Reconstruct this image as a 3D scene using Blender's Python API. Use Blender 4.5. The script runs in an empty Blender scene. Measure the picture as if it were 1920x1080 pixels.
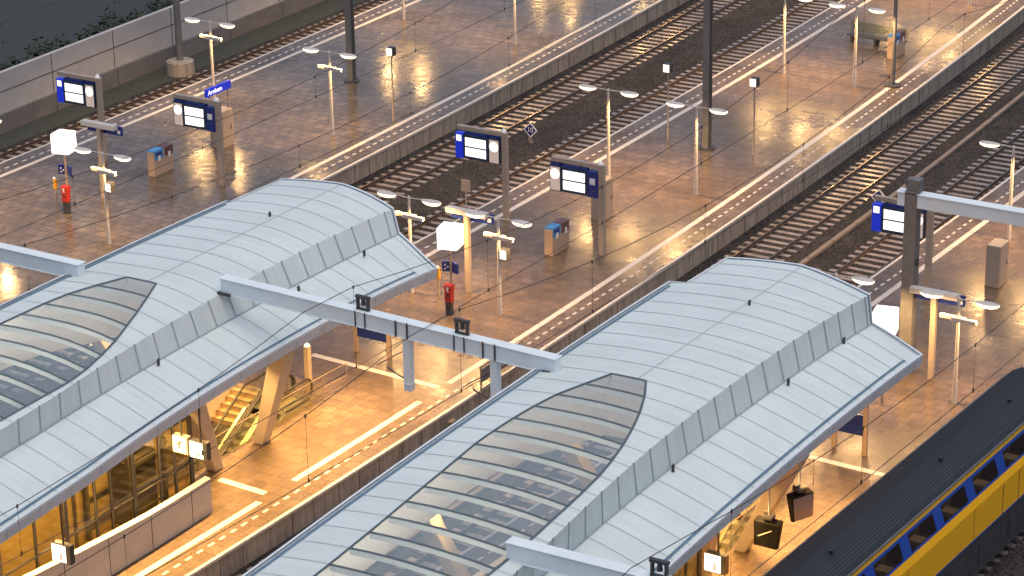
import bpy, bmesh, math, random
from mathutils import Vector, Matrix
random.seed(7)
SC = bpy.context.scene
COL = SC.collection
# ------------------------------------------------------------------ camera
# World frame: Y runs along the tracks, X to the right across them, Z up, z=0 is the platform top.
F_PX, PITCH, ROLL, HCAM = 5000.0, math.radians(21.5), math.radians(-1.0), 41.0
HEAD = math.radians(58.5)
def _tf(v):       # camera-aligned frame -> track frame
    return Vector((v[0]*math.sin(HEAD)-v[1]*math.cos(HEAD), v[0]*math.cos(HEAD)+v[1]*math.sin(HEAD), v[2]))
_fw = Vector((0, math.cos(PITCH), -math.sin(PITCH))); _r = Vector((1, 0, 0)); _u = _r.cross(_fw)
FW = _tf(_fw); RT = _tf(math.cos(ROLL)*_r+math.sin(ROLL)*_u); UP = _tf(-math.sin(ROLL)*_r+math.cos(ROLL)*_u)
CAM = Vector((0, 0, HCAM))
cd = bpy.data.cameras.new('camera'); cam = bpy.data.objects.new('camera', cd); COL.objects.link(cam)
cd.sensor_width = 36; cd.lens = 36*F_PX/1920; cd.clip_start = 1; cd.clip_end = 2000
m = Matrix((RT, UP, -FW)).transposed().to_4x4(); m.translation = CAM; cam.matrix_world = m
SC.camera = cam
def at(px, py, z=0.0):
    d = FW+RT*((px-960)/F_PX)-UP*((py-540)/F_PX)
    return CAM+d*((z-HCAM)/d.z)
# ------------------------------------------------------------------ sky, dusk light
SUN_EL, SUN_AZ = 77.0, 120.0          # weak, diffuse light from the left of the tracks
w = bpy.data.worlds.new('World'); SC.world = w; w.use_nodes = True
nt = w.node_tree; bg = nt.nodes['Background']
sky = nt.nodes.new('ShaderNodeTexSky'); sky.sky_type = 'NISHITA'; sky.sun_disc = False
sky.sun_elevation = math.radians(SUN_EL); sky.sun_rotation = math.radians(SUN_AZ)
sky.air_density = 1.0; sky.dust_density = 4.0; sky.ozone_density = 1.5
nt.links.new(sky.outputs[0], bg.inputs[0]); bg.inputs[1].default_value = 0.145
sl = bpy.data.lights.new('sun', 'SUN'); sl.energy = 0.92; sl.angle = math.radians(80); sl.color = (1.0, 0.92, 0.82)
so = bpy.data.objects.new('sun', sl); COL.objects.link(so)
az = math.radians(SUN_AZ)
sd = Vector((math.sin(az)*math.cos(math.radians(SUN_EL)), math.cos(az)*math.cos(math.radians(SUN_EL)), math.sin(math.radians(SUN_EL))))
so.rotation_euler = sd.to_track_quat('Z', 'Y').to_euler()
SC.view_settings.view_transform = 'Standard'; SC.view_settings.look = 'None'
SC.view_settings.exposure = 0.0; SC.view_settings.gamma = 1.0
SC.cycles.max_bounces = 6; SC.cycles.transparent_max_bounces = 12
SC.cycles.sample_clamp_indirect = 4.0
# ------------------------------------------------------------------ helpers
def tag(o, label=None, cat=None, group=None, kind=None):
    if label: o['label'] = label
    if cat: o['category'] = cat
    if group: o['group'] = group
    if kind: o['kind'] = kind
    return o
def thing(name, label, cat, loc=(0, 0, 0), rotz=0.0, group=None):
    o = bpy.data.objects.new(name, None); COL.objects.link(o); o.empty_display_size = .2
    o.location = loc; o.rotation_euler = (0, 0, rotz)
    return tag(o, label, cat, group)
def dup(root, loc=None, rotz=None, label=None, group=None):
    def cp(o, par):
        c = o.copy(); COL.objects.link(c)
        if par: c.parent = par
        for ch in list(o.children): cp(ch, c)
        return c
    r = cp(root, None)
    if loc is not None: r.location = loc
    if rotz is not None: r.rotation_euler = (0, 0, rotz)
    return tag(r, label, None, group)
class MB:
    def __init__(s): s.v = []; s.f = []; s.m = []; s.sm = []
    def add(s, vs, fs, mi=0, smooth=False):
        b = len(s.v); s.v += [tuple(v) for v in vs]
        for f in fs: s.f.append(tuple(b+i for i in f)); s.m.append(mi); s.sm.append(smooth)
    def box(s, c, d, rz=0.0, mi=0, M=None):
        hx, hy, hz = d[0]/2, d[1]/2, d[2]/2
        vs = [Vector((x, y, z)) for x in (-hx, hx) for y in (-hy, hy) for z in (-hz, hz)]
        R = Matrix.Rotation(rz, 3, 'Z') if M is None else M
        vs = [R @ v+Vector(c) for v in vs]
        s.add(vs, [(0, 1, 3, 2), (4, 6, 7, 5), (0, 4, 5, 1), (2, 3, 7, 6), (0, 2, 6, 4), (1, 5, 7, 3)], mi)
    def tube(s, p0, p1, r0, r1=None, n=12, mi=0, caps=True):
        p0, p1 = Vector(p0), Vector(p1); r1 = r0 if r1 is None else r1
        q = (p1-p0).to_track_quat('Z', 'Y')
        a = [p0+q @ Vector((r0*math.cos(t), r0*math.sin(t), 0)) for t in [2*math.pi*k/n for k in range(n)]]
        b = [p1+q @ Vector((r1*math.cos(t), r1*math.sin(t), 0)) for t in [2*math.pi*k/n for k in range(n)]]
        s.add(a+b, [(k, (k+1) % n, n+(k+1) % n, n+k) for k in range(n)], mi, True)
        if caps: s.add(a, [tuple(reversed(range(n)))], mi); s.add(b, [tuple(range(n))], mi)
    def bar(s, p0, p1, wd, ht, mi=0):     # rectangular bar between two points
        p0, p1 = Vector(p0), Vector(p1); d = (p1-p0)
        zz = Vector((0, 0, 1)) if abs(d.normalized().z) < .95 else Vector((0, 1, 0))
        x = d.normalized(); y = zz.cross(x).normalized(); z = x.cross(y)
        s.box((p0+p1)/2, (d.length, wd, ht), mi=mi, M=Matrix((x, y, z)).transposed())
    def path(s, pts, r, n=6, mi=0):
        for a, b in zip(pts[:-1], pts[1:]): s.tube(a, b, r, n=n, mi=mi, caps=True)
    def prism(s, poly, y0, y1, mi=0, axis='y'):   # polygon in xz extruded along y
        n = len(poly)
        a = [Vector((p[0], y0, p[1])) for p in poly]; b = [Vector((p[0], y1, p[1])) for p in poly]
        s.add(a+b, [(k, (k+1) % n, n+(k+1) % n, n+k) for k in range(n)]+[tuple(reversed(range(n))), tuple(range(n, 2*n))], mi)
    def grid(s, rows, mi=0, smooth=False, flip=False):
        b = len(s.v); nc = len(rows[0])
        for r in rows: s.v += [tuple(p) for p in r]
        for i in range(len(rows)-1):
            for j in range(nc-1):
                q = (b+i*nc+j, b+i*nc+j+1, b+(i+1)*nc+j+1, b+(i+1)*nc+j)
                s.f.append(tuple(reversed(q)) if flip else q); s.m.append(mi); s.sm.append(smooth)
    def build(s, name, mats, parent=None, loc=None, bevel=0.0, kind=None):
        me = bpy.data.meshes.new(name); me.from_pydata(s.v, [], s.f)
        if not isinstance(mats, (list, tuple)): mats = [mats]
        for mt in mats: me.materials.append(mt)
        me.polygons.foreach_set('material_index', s.m); me.polygons.foreach_set('use_smooth', s.sm); me.update()
        bm = bmesh.new(); bm.from_mesh(me); bmesh.ops.recalc_face_normals(bm, faces=bm.faces); bm.to_mesh(me); bm.free()
        o = bpy.data.objects.new(name, me); COL.objects.link(o)
        if parent: o.parent = parent
        if loc is not None: o.location = loc
        if bevel:
            b = o.modifiers.new('bevel', 'BEVEL'); b.width = bevel; b.segments = 2; b.limit_method = 'ANGLE'
        if kind: o['kind'] = kind
        return o
def P1(fn, *a, **k):
    b = MB(); getattr(b, fn)(*a, **k); return b
def lettering(name, body, size, ext, mt, parent, loc, rot):
    fc = bpy.data.curves.new(name, 'FONT'); fc.body = body; fc.size = size; fc.extrude = ext; fc.align_x = 'CENTER'; fc.align_y = 'CENTER'
    tmp = bpy.data.objects.new(name+'_curve', fc); COL.objects.link(tmp); dg = bpy.context.evaluated_depsgraph_get(); dg.update()
    me = bpy.data.meshes.new_from_object(tmp.evaluated_get(dg)); bpy.data.objects.remove(tmp); bpy.data.curves.remove(fc)
    me.materials.clear(); me.materials.append(mt); o = bpy.data.objects.new(name, me); COL.objects.link(o)
    o.parent = parent; o.location = loc; o.rotation_euler = rot; return o
# ------------------------------------------------------------------ materials
def newmat(name):
    mt = bpy.data.materials.new(name); mt.use_nodes = True
    n = mt.node_tree.nodes; return mt, n, mt.node_tree.links, n['Principled BSDF']
def mat(name, col, rough=.5, metal=0.0, var=.12, scale=3.0, spec=.5, bump=0.0, rvar=.1, col2=None):
    mt, n, l, p = newmat(name)
    tc = n.new('ShaderNodeNewGeometry')
    nz = n.new('ShaderNodeTexNoise'); nz.inputs['Scale'].default_value = scale; nz.inputs['Detail'].default_value = 6; nz.inputs['Roughness'].default_value = .65
    l.new(tc.outputs['Position'], nz.inputs['Vector'])
    mx = n.new('ShaderNodeMix'); mx.data_type = 'RGBA'
    c = Vector(col); lo = col2 if col2 else tuple(c*(1-var)); hi = tuple(c) if col2 else tuple(c*(1+var))
    mx.inputs[6].default_value = (*lo, 1); mx.inputs[7].default_value = (*hi, 1)
    mr = n.new('ShaderNodeMapRange'); mr.inputs[1].default_value = .3; mr.inputs[2].default_value = .7
    l.new(nz.outputs[0], mr.inputs[0]); l.new(mr.outputs[0], mx.inputs[0]); l.new(mx.outputs[2], p.inputs['Base Color'])
    r2 = n.new('ShaderNodeMapRange'); r2.inputs[1].default_value = .3; r2.inputs[2].default_value = .7
    r2.inputs[3].default_value = max(.03, rough-rvar); r2.inputs[4].default_value = min(1, rough+rvar)
    l.new(nz.outputs[0], r2.inputs[0]); l.new(r2.outputs[0], p.inputs['Roughness'])
    p.inputs['Metallic'].default_value = metal; p.inputs['Specular IOR Level'].default_value = spec
    if bump:
        bp = n.new('ShaderNodeBump'); bp.inputs['Strength'].default_value = bump; bp.inputs['Distance'].default_value = .03
        l.new(nz.outputs[0], bp.inputs['Height']); l.new(bp.outputs[0], p.inputs['Normal'])
    return mt
def emis(name, col, strength, base=(.8, .8, .8)):
    mt, n, l, p = newmat(name)
    p.inputs['Base Color'].default_value = (*base, 1); p.inputs['Emission Color'].default_value = (*col, 1)
    p.inputs['Emission Strength'].default_value = strength; p.inputs['Roughness'].default_value = .3
    tc = n.new('ShaderNodeNewGeometry'); nz = n.new('ShaderNodeTexNoise'); nz.inputs['Scale'].default_value = 4
    l.new(tc.outputs['Position'], nz.inputs['Vector'])
    r2 = n.new('ShaderNodeMapRange'); r2.inputs[3].default_value = strength*.9; r2.inputs[4].default_value = strength*1.1
    l.new(nz.outputs[0], r2.inputs[0]); l.new(r2.outputs[0], p.inputs['Emission Strength'])
    return mt
def glassmat(name, tint, refl=.1, rough=.03, film=0.0):
    mt, n, l, p = newmat(name); n.remove(p)
    tr = n.new('ShaderNodeBsdfTransparent'); tr.inputs[0].default_value = (*tint, 1)
    gl = n.new('ShaderNodeBsdfGlossy'); gl.inputs['Roughness'].default_value = rough; gl.inputs[0].default_value = (.95, .97, 1, 1)
    lw = n.new('ShaderNodeLayerWeight'); lw.inputs[0].default_value = .5
    mr = n.new('ShaderNodeMapRange'); mr.inputs[3].default_value = refl; mr.inputs[4].default_value = .9
    pw = n.new('ShaderNodeMath'); pw.operation = 'POWER'; pw.inputs[1].default_value = 4
    l.new(lw.outputs['Facing'], pw.inputs[0]); l.new(pw.outputs[0], mr.inputs[0])
    mx = n.new('ShaderNodeMixShader'); l.new(mr.outputs[0], mx.inputs[0]); l.new(tr.outputs[0], mx.inputs[1]); l.new(gl.outputs[0], mx.inputs[2])
    out = mx
    if film:
        df = n.new('ShaderNodeBsdfDiffuse'); df.inputs[0].default_value = (.50, .60, .61, 1)
        g = n.new('ShaderNodeNewGeometry'); nz = n.new('ShaderNodeTexNoise'); nz.inputs['Scale'].default_value = 1.3; nz.inputs['Detail'].default_value = 5; l.new(g.outputs['Position'], nz.inputs[0])
        fr = n.new('ShaderNodeMapRange'); fr.inputs[1].default_value = .3; fr.inputs[2].default_value = .7; fr.inputs[3].default_value = film*.92; fr.inputs[4].default_value = film*1.1; l.new(nz.outputs[0], fr.inputs[0])
        m3 = n.new('ShaderNodeMixShader'); l.new(fr.outputs[0], m3.inputs[0]); l.new(mx.outputs[0], m3.inputs[1]); l.new(df.outputs[0], m3.inputs[2]); out = m3
    l.new(out.outputs[0], n['Material Output'].inputs[0]); return mt
def paving(name, c1, c2, cm, bw=.6, bh=.3, wet=.5, rot=0.0, puddle=.07):
    """wet slab paving: brick pattern, soft stains, a wet film of uneven gloss"""
    mt, n, l, p = newmat(name)
    g = n.new('ShaderNodeNewGeometry'); mp = n.new('ShaderNodeMapping'); mp.inputs['Rotation'].default_value = (0, 0, rot)
    l.new(g.outputs['Position'], mp.inputs[0])
    br = n.new('ShaderNodeTexBrick'); br.inputs['Scale'].default_value = 1.0
    br.inputs['Brick Width'].default_value = bw; br.inputs['Row Height'].default_value = bh; br.inputs['Mortar Size'].default_value = .02
    br.inputs['Color1'].default_value = (*c1, 1); br.inputs['Color2'].default_value = (*c2, 1); br.inputs['Mortar'].default_value = (*cm, 1)
    l.new(mp.outputs[0], br.inputs[0])
    n1 = n.new('ShaderNodeTexNoise'); n1.inputs['Scale'].default_value = .22; n1.inputs['Detail'].default_value = 5; n1.inputs['Roughness'].default_value = .6
    n2 = n.new('ShaderNodeTexNoise'); n2.inputs['Scale'].default_value = 2.2; n2.inputs['Detail'].default_value = 6
    n3 = n.new('ShaderNodeTexNoise'); n3.inputs['Scale'].default_value = 14; n3.inputs['Detail'].default_value = 4
    for q in (n1, n2, n3): l.new(g.outputs['Position'], q.inputs[0])
    ra = n.new('ShaderNodeMapRange'); ra.inputs[1].default_value = .35; ra.inputs[2].default_value = .65; ra.inputs[3].default_value = .72; ra.inputs[4].default_value = 1.2
    l.new(n1.outputs[0], ra.inputs[0])
    rb = n.new('ShaderNodeMapRange'); rb.inputs[1].default_value = .3; rb.inputs[2].default_value = .7; rb.inputs[3].default_value = .8; rb.inputs[4].default_value = 1.18
    l.new(n2.outputs[0], rb.inputs[0])
    mu = n.new('ShaderNodeMath'); mu.operation = 'MULTIPLY'; l.new(ra.outputs[0], mu.inputs[0]); l.new(rb.outputs[0], mu.inputs[1])
    vm = n.new('ShaderNodeVectorMath'); vm.operation = 'SCALE'; l.new(br.outputs['Color'], vm.inputs[0]); l.new(mu.outputs[0], vm.inputs['Scale'])
    l.new(vm.outputs[0], p.inputs['Base Color'])
    rr = n.new('ShaderNodeMapRange'); rr.inputs[1].default_value = .36; rr.inputs[2].default_value = .62; rr.inputs[3].default_value = .62-wet*.3; rr.inputs[4].default_value = .44-wet*.5
    ad = n.new('ShaderNodeMath'); ad.operation = 'MULTIPLY_ADD'; ad.inputs[1].default_value = .35; l.new(n2.outputs[0], ad.inputs[0])
    m2 = n.new('ShaderNodeMath'); m2.operation = 'MULTIPLY'; m2.inputs[1].default_value = .65; l.new(n1.outputs[0], m2.inputs[0]); l.new(m2.outputs[0], ad.inputs[2])
    l.new(ad.outputs[0], rr.inputs[0]); l.new(rr.outputs[0], p.inputs['Roughness'])
    p.inputs['Specular IOR Level'].default_value = .5
    bp = n.new('ShaderNodeBump'); bp.inputs['Strength'].default_value = .4; bp.inputs['Distance'].default_value = .010
    a2 = n.new('ShaderNodeMath'); a2.operation = 'MULTIPLY_ADD'; a2.inputs[1].default_value = -.5
    l.new(br.outputs['Fac'], a2.inputs[0]); l.new(n3.outputs[0], a2.inputs[2]); l.new(a2.outputs[0], bp.inputs['Height'])
    l.new(bp.outputs[0], p.inputs['Normal'])
    return mt
M = {}
M['pav'] = paving('wet_paving', (.100, .072, .050), (.132, .094, .064), (.068, .05, .036), .6, .6, .55)
M['pav2'] = paving('wet_paving_grey', (.088, .070, .053), (.126, .10, .075), (.042, .036, .031), .6, .6, .78)
M['edgepav'] = paving('edge_paving', (.088, .072, .062), (.11, .09, .076), (.05, .045, .04), .3, .3, .45)
M['white'] = mat('white_marking', (.46, .43, .40), .45, var=.12, scale=6)
M['white2'] = mat('edge_stone', (.50, .46, .43), .5, var=.15, scale=5)
def concmat():
    mt, n, l, p = newmat('stained_concrete')
    g = n.new('ShaderNodeNewGeometry'); mp = n.new('ShaderNodeMapping'); mp.inputs['Scale'].default_value = (3, 3, .5); l.new(g.outputs['Position'], mp.inputs[0])
    n1 = n.new('ShaderNodeTexNoise'); n1.inputs['Scale'].default_value = 1.2; n1.inputs['Detail'].default_value = 8; n1.inputs['Roughness'].default_value = .7; l.new(mp.outputs[0], n1.inputs[0])
    cr = n.new('ShaderNodeValToRGB'); cr.color_ramp.elements[0].position = .3; cr.color_ramp.elements[0].color = (.15, .125, .10, 1)
    cr.color_ramp.elements[1].position = .62; cr.color_ramp.elements[1].color = (.34, .295, .245, 1); l.new(n1.outputs[0], cr.inputs[0])
    l.new(cr.outputs[0], p.inputs['Base Color']); p.inputs['Roughness'].default_value = .8; return mt
M['conc'] = concmat()
M['joint'] = mat('dark_joint', (.07, .06, .05), .9)
M['concL'] = mat('light_concrete', (.47, .41, .35), .7, var=.12, scale=1.2)
M['concW'] = mat('pale_noise_wall', (.40, .375, .36), .7, var=.1, scale=.8)
M['plinth'] = mat('wall_plinth', (.13, .125, .125), .85, var=.2, scale=1)
def ballastmat():
    mt, n, l, p = newmat('ballast'); g = n.new('ShaderNodeNewGeometry')
    v = n.new('ShaderNodeTexVoronoi'); v.inputs['Scale'].default_value = 13; l.new(g.outputs['Position'], v.inputs['Vector'])
    q = n.new('ShaderNodeTexNoise'); q.inputs['Scale'].default_value = .7; q.inputs['Detail'].default_value = 5; l.new(g.outputs['Position'], q.inputs['Vector'])
    sx = n.new('ShaderNodeSeparateXYZ'); l.new(v.outputs['Color'], sx.inputs[0])
    c1 = n.new('ShaderNodeValToRGB'); c1.color_ramp.elements[0].position = .1; c1.color_ramp.elements[0].color = (.010, .009, .009, 1)
    c1.color_ramp.elements[1].position = 1; c1.color_ramp.elements[1].color = (.064, .054, .047, 1); l.new(sx.outputs[0], c1.inputs[0])
    r = n.new('ShaderNodeMapRange'); r.inputs[1].default_value = .3; r.inputs[2].default_value = .7; r.inputs[3].default_value = .62; r.inputs[4].default_value = 1.25; l.new(q.outputs[0], r.inputs[0])
    s_ = n.new('ShaderNodeVectorMath'); s_.operation = 'SCALE'; l.new(c1.outputs[0], s_.inputs[0]); l.new(r.outputs[0], s_.inputs['Scale'])
    l.new(s_.outputs[0], p.inputs['Base Color']); p.inputs['Roughness'].default_value = .85; p.inputs['Specular IOR Level'].default_value = .25
    b = n.new('ShaderNodeBump'); b.inputs['Strength'].default_value = 1; b.inputs['Distance'].default_value = .04; l.new(v.outputs['Distance'], b.inputs['Height']); l.new(b.outputs[0], p.inputs['Normal'])
    return mt
M['ballast'] = ballastmat()
M['verge'] = mat('verge_soil', (.045, .05, .038), .85, scale=3, bump=.6, col2=(.018, .022, .017))
M['sleeper'] = mat('sleeper', (.25, .20, .165), .27, var=.3, scale=2.2, rvar=.13)
M['rail'] = mat('rail_rust', (.06, .04, .03), .6, var=.3, scale=8)
M['railtop'] = mat('rail_head', (.22, .17, .13), .28, metal=.8, var=.15)
M['pipe'] = mat('cable_duct', (.20, .15, .115), .6, var=.2)
def roofmat():
    mt, n, l, p = newmat('canopy_panel'); g = n.new('ShaderNodeNewGeometry')
    def ns(sc, vec, det=5, rg=.6):
        mp = n.new('ShaderNodeMapping'); mp.inputs['Scale'].default_value = vec; l.new(g.outputs['Position'], mp.inputs[0])
        q = n.new('ShaderNodeTexNoise'); q.inputs['Scale'].default_value = sc; q.inputs['Detail'].default_value = det; q.inputs['Roughness'].default_value = rg; l.new(mp.outputs[0], q.inputs[0]); return q.outputs[0]
    def rng(o, a, b, c, d):
        r = n.new('ShaderNodeMapRange'); r.inputs[1].default_value = a; r.inputs[2].default_value = b; r.inputs[3].default_value = c; r.inputs[4].default_value = d; l.new(o, r.inputs[0]); return r.outputs[0]
    def mul(a, b):
        q = n.new('ShaderNodeMath'); q.operation = 'MULTIPLY'; l.new(a, q.inputs[0]); l.new(b, q.inputs[1]); return q.outputs[0]
    st = rng(ns(1.0, (.35, 5, .35)), .3, .7, .93, 1.03)          # rain streaks down the slope
    bl = rng(ns(.45, (1, 1, 1)), .3, .7, .95, 1.04); gr = rng(ns(6, (1, 1, 1), 8, .75), .62, .78, 1.0, .90)
    f = mul(mul(st, bl), gr); v = n.new('ShaderNodeVectorMath'); v.operation = 'SCALE'; v.inputs[0].default_value = (.570, .638, .632); l.new(f, v.inputs['Scale'])
    l.new(v.outputs[0], p.inputs['Base Color']); l.new(rng(ns(2, (1, 1, 1)), .3, .7, .42, .6), p.inputs['Roughness']); return mt
M['roof'] = roofmat()
M['seam'] = mat('canopy_seam', (.40, .44, .45), .6, var=.08)
M['seamd'] = mat('canopy_joint_dark', (.27, .33, .36), .6, var=.1)
M['gutter'] = mat('gutter', (.10, .17, .23), .4, var=.15)
M['trim'] = mat('canopy_trim', (.62, .66, .69), .35, var=.05)
M['fascia'] = mat('fascia', (.56, .58, .60), .45, var=.06)
M['soffit'] = mat('soffit', (.76, .74, .70), .6, var=.04)
M['rib'] = mat('glazing_rib', (.07, .10, .115), .4, var=.1)
M['web'] = mat('rib_web', (.72, .75, .74), .5, var=.05)
M['glass'] = glassmat('skylight_glass', (.78, .83, .81), .13, .04, .25)
M['clear'] = glassmat('clear_glass', (.80, .82, .72), .07, .03)
M['lglass'] = glassmat('lift_glass', (.72, .66, .42), .06, .03)
M['steel'] = mat('painted_steel', (.50, .46, .42), .4, var=.06)
M['dark'] = mat('dark_steel', (.045, .045, .05), .45, var=.2)
M['mast'] = mat('galvanised_mast', (.17, .17, .17), .5, metal=.3, var=.15)
M['beam'] = mat('gantry_paint', (.68, .75, .77), .4, var=.05, scale=1)
M['post'] = mat('board_post', (.33, .27, .22), .45, var=.08)
M['blue'] = mat('sign_blue', (.008, .025, .19), .35, var=.08)
M['blueb'] = emis('sign_blue_lit', (.01, .03, .55), .55, (.01, .03, .4))
M['navy'] = mat('screen_frame', (.012, .035, .075), .4, var=.15)
M['screen'] = emis('lit_screen', (1, .93, .84), 1.25)
M['clock'] = emis('lit_clock', (1, .88, .76), 1.3)
M['clockp'] = emis('clock_panel', (.9, .68, .55), .32, (.5, .42, .38))
M['cube'] = emis('lit_cube', (1, .9, .78), 2.2)
M['zone'] = emis('lit_zone_sign', (1, .88, .66), 1.2)
M['lens'] = emis('lamp_lens', (1, .74, .46), 2.6)
M['strip'] = emis('strip_lens', (1, .62, .28), 5.0)
M['green'] = emis('green_led', (.35, 1, .4), 3.0)
M['text'] = emis('sign_text', (1, .92, 1), 1.2)
M['whitep'] = mat('white_print', (.75, .73, .72), .5, var=.03)
M['red'] = mat('red_paint', (.45, .028, .02), .35, var=.08)
M['yellow'] = mat('yellow_paint', (.62, .30, .02), .4, var=.08)
M['tan'] = mat('tan_cabinet', (.40, .29, .21), .5, var=.08)
M['sky'] = mat('bin_blue', (.06, .23, .48), .4, var=.08)
M['binred'] = mat('bin_dark', (.11, .05, .05), .4, var=.1)
M['lobbywall'] = mat('lobby_wall', (.22, .18, .10), .5)
M['railing'] = mat('railing_steel', (.16, .12, .09), .45)
M['stair'] = mat('stair_tread', (.42, .29, .16), .5, var=.1)
M['esc'] = mat('escalator_metal', (.34, .31, .24), .35, metal=.5, var=.15, scale=6)
M['rubber'] = mat('handrail_rubber', (.02, .018, .015), .4)
M['leaf'] = mat('hedge_leaf', (.045, .06, .03), .7, col2=(.02, .028, .016), scale=5)
M['asph'] = mat('wet_asphalt', (.028, .034, .034), .8, var=.2, scale=2)
M['troof'] = mat('train_roof', (.020, .023, .029), .55, var=.2, scale=2)
M['tyel'] = mat('train_yellow', (.86, .43, .012), .3, var=.02, scale=1)
M['tyel2'] = mat('train_cantrail', (.72, .38, .03), .35, var=.08)
M['tblue'] = mat('train_blue', (.016, .06, .32), .3, var=.04, scale=1)
M['tglass'] = glassmat('train_window', (.30, .30, .28), .10, .03)
M['tint'] = mat('train_interior', (.16, .12, .09), .7, var=.3)
M['seat'] = mat('train_seat', (.10, .03, .04), .7, var=.3)
M['table'] = mat('train_table', (.62, .42, .28), .5)
M['copper'] = mat('wire', (.035, .03, .028), .5)
WARM = (1.0, .56, .17)
LAMPC = (1.0, .56, .20)
# ------------------------------------------------------------------ plan lines of the curved station
CURVE = -.0006
LINE = {'P1L': (.1429, -92.518), 'P1R': (.1123, -74.583), 'P2L': (.1338, -68.187), 'P2R': (.1076, -54.678), 'P3L': (.1516, -50.836),
        'P3R': (.1236, -37.03), 'R1': (.117, -53.82), 'R2': (.1327, -50.64), 'duct': (.1178, -51.762), 'T3': (.119, -73.55), 'T4': (.1263, -69.1),
        'T0': (.1452, -94.52)}
def lx(nm, y):
    b, a = LINE[nm]
    yc = min(max(y, 55), 150); x = CURVE*yc*yc+b*yc+a
    return x+(2*CURVE*yc+b)*(y-yc)
YS = [20+2.5*k for k in range(73)]      # y = 20 .. 200
RZ = -.78                                # rail top below the platform
# ground
b = MB(); b.add([(-400, -150, -.972), (300, -150, -.972), (300, 500, -.972), (-400, 500, -.972)], [(0, 1, 2, 3)])
b.build('ground', M['ballast'], kind='structure')
b = MB(); b.grid([[(-90.6, y, -.962), (lx('T0', y)-1.7, y, -.962)] for y in YS], flip=False); b.build('verge', M['verge'], kind='structure')
b = MB(); b.add([(-300, 0, .2), (-92.6, 0, .2), (-92.6, 260, .2), (-300, 260, .2)], [(0, 1, 2, 3)]); b.build('street', M['asph'], kind='structure')
# ------------------------------------------------------------------ tracks
def track(nm, y0=20, y1=200, sleepers=True, straight=None):
    root = thing('railway_track', None, None); root['kind'] = 'structure'
    X = (lambda y: lx(nm, y)) if straight is None else straight
    ys = [y for y in YS if y0 <= y <= y1]
    for s in (-1, 1):
        r = MB(); t = MB(); rows = []
        for y in ys:
            xc = X(y)+s*.752
            rows.append([(xc-.065, y, -.945), (xc-.065, y, -.925), (xc-.012, y, -.90), (xc-.012, y, -.82), (xc-.036, y, -.81), (xc-.036, y, RZ-.004), (xc+.036, y, RZ-.004), (xc+.036, y, -.81), (xc+.012, y, -.82), (xc+.012, y, -.90), (xc+.065, y, -.925), (xc+.065, y, -.945)])
        r.grid(rows, 0); r.grid([[(X(y)+s*.752-.034, y, RZ), (X(y)+s*.752+.034, y, RZ)] for y in ys], 1)
        r.build('rail', [M['rail'], M['railtop']], root)
    bb = MB(); y = y0
    while y < y1:
        a = math.atan2(X(y+.5)-X(y-.5), 1.0)
        bb.box((X(y)+random.uniform(-.02, .02), y+random.uniform(-.02, .02), -1.0), (2.55, .26, .13), -a); y += .65
    bb.build('sleepers', M['sleeper'], root)['kind'] = 'stuff'
    return root
for nm in ('T0', 'T3', 'T4', 'R1', 'R2'): track(nm)
TX = lambda y: -29.8+.042*(y-68)
track('P3R', straight=TX)
b = MB()
for y0, y1 in zip(YS[:-1], YS[1:]):
    b.bar((lx('duct', y0), y0, -.93), (lx('duct', y1-.06), y1-.06, -.93), .22, .16)
tag(b.build('cable_duct', M['pipe']), 'brown concrete cable duct running between the two tracks at the right', 'cable duct')
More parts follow.
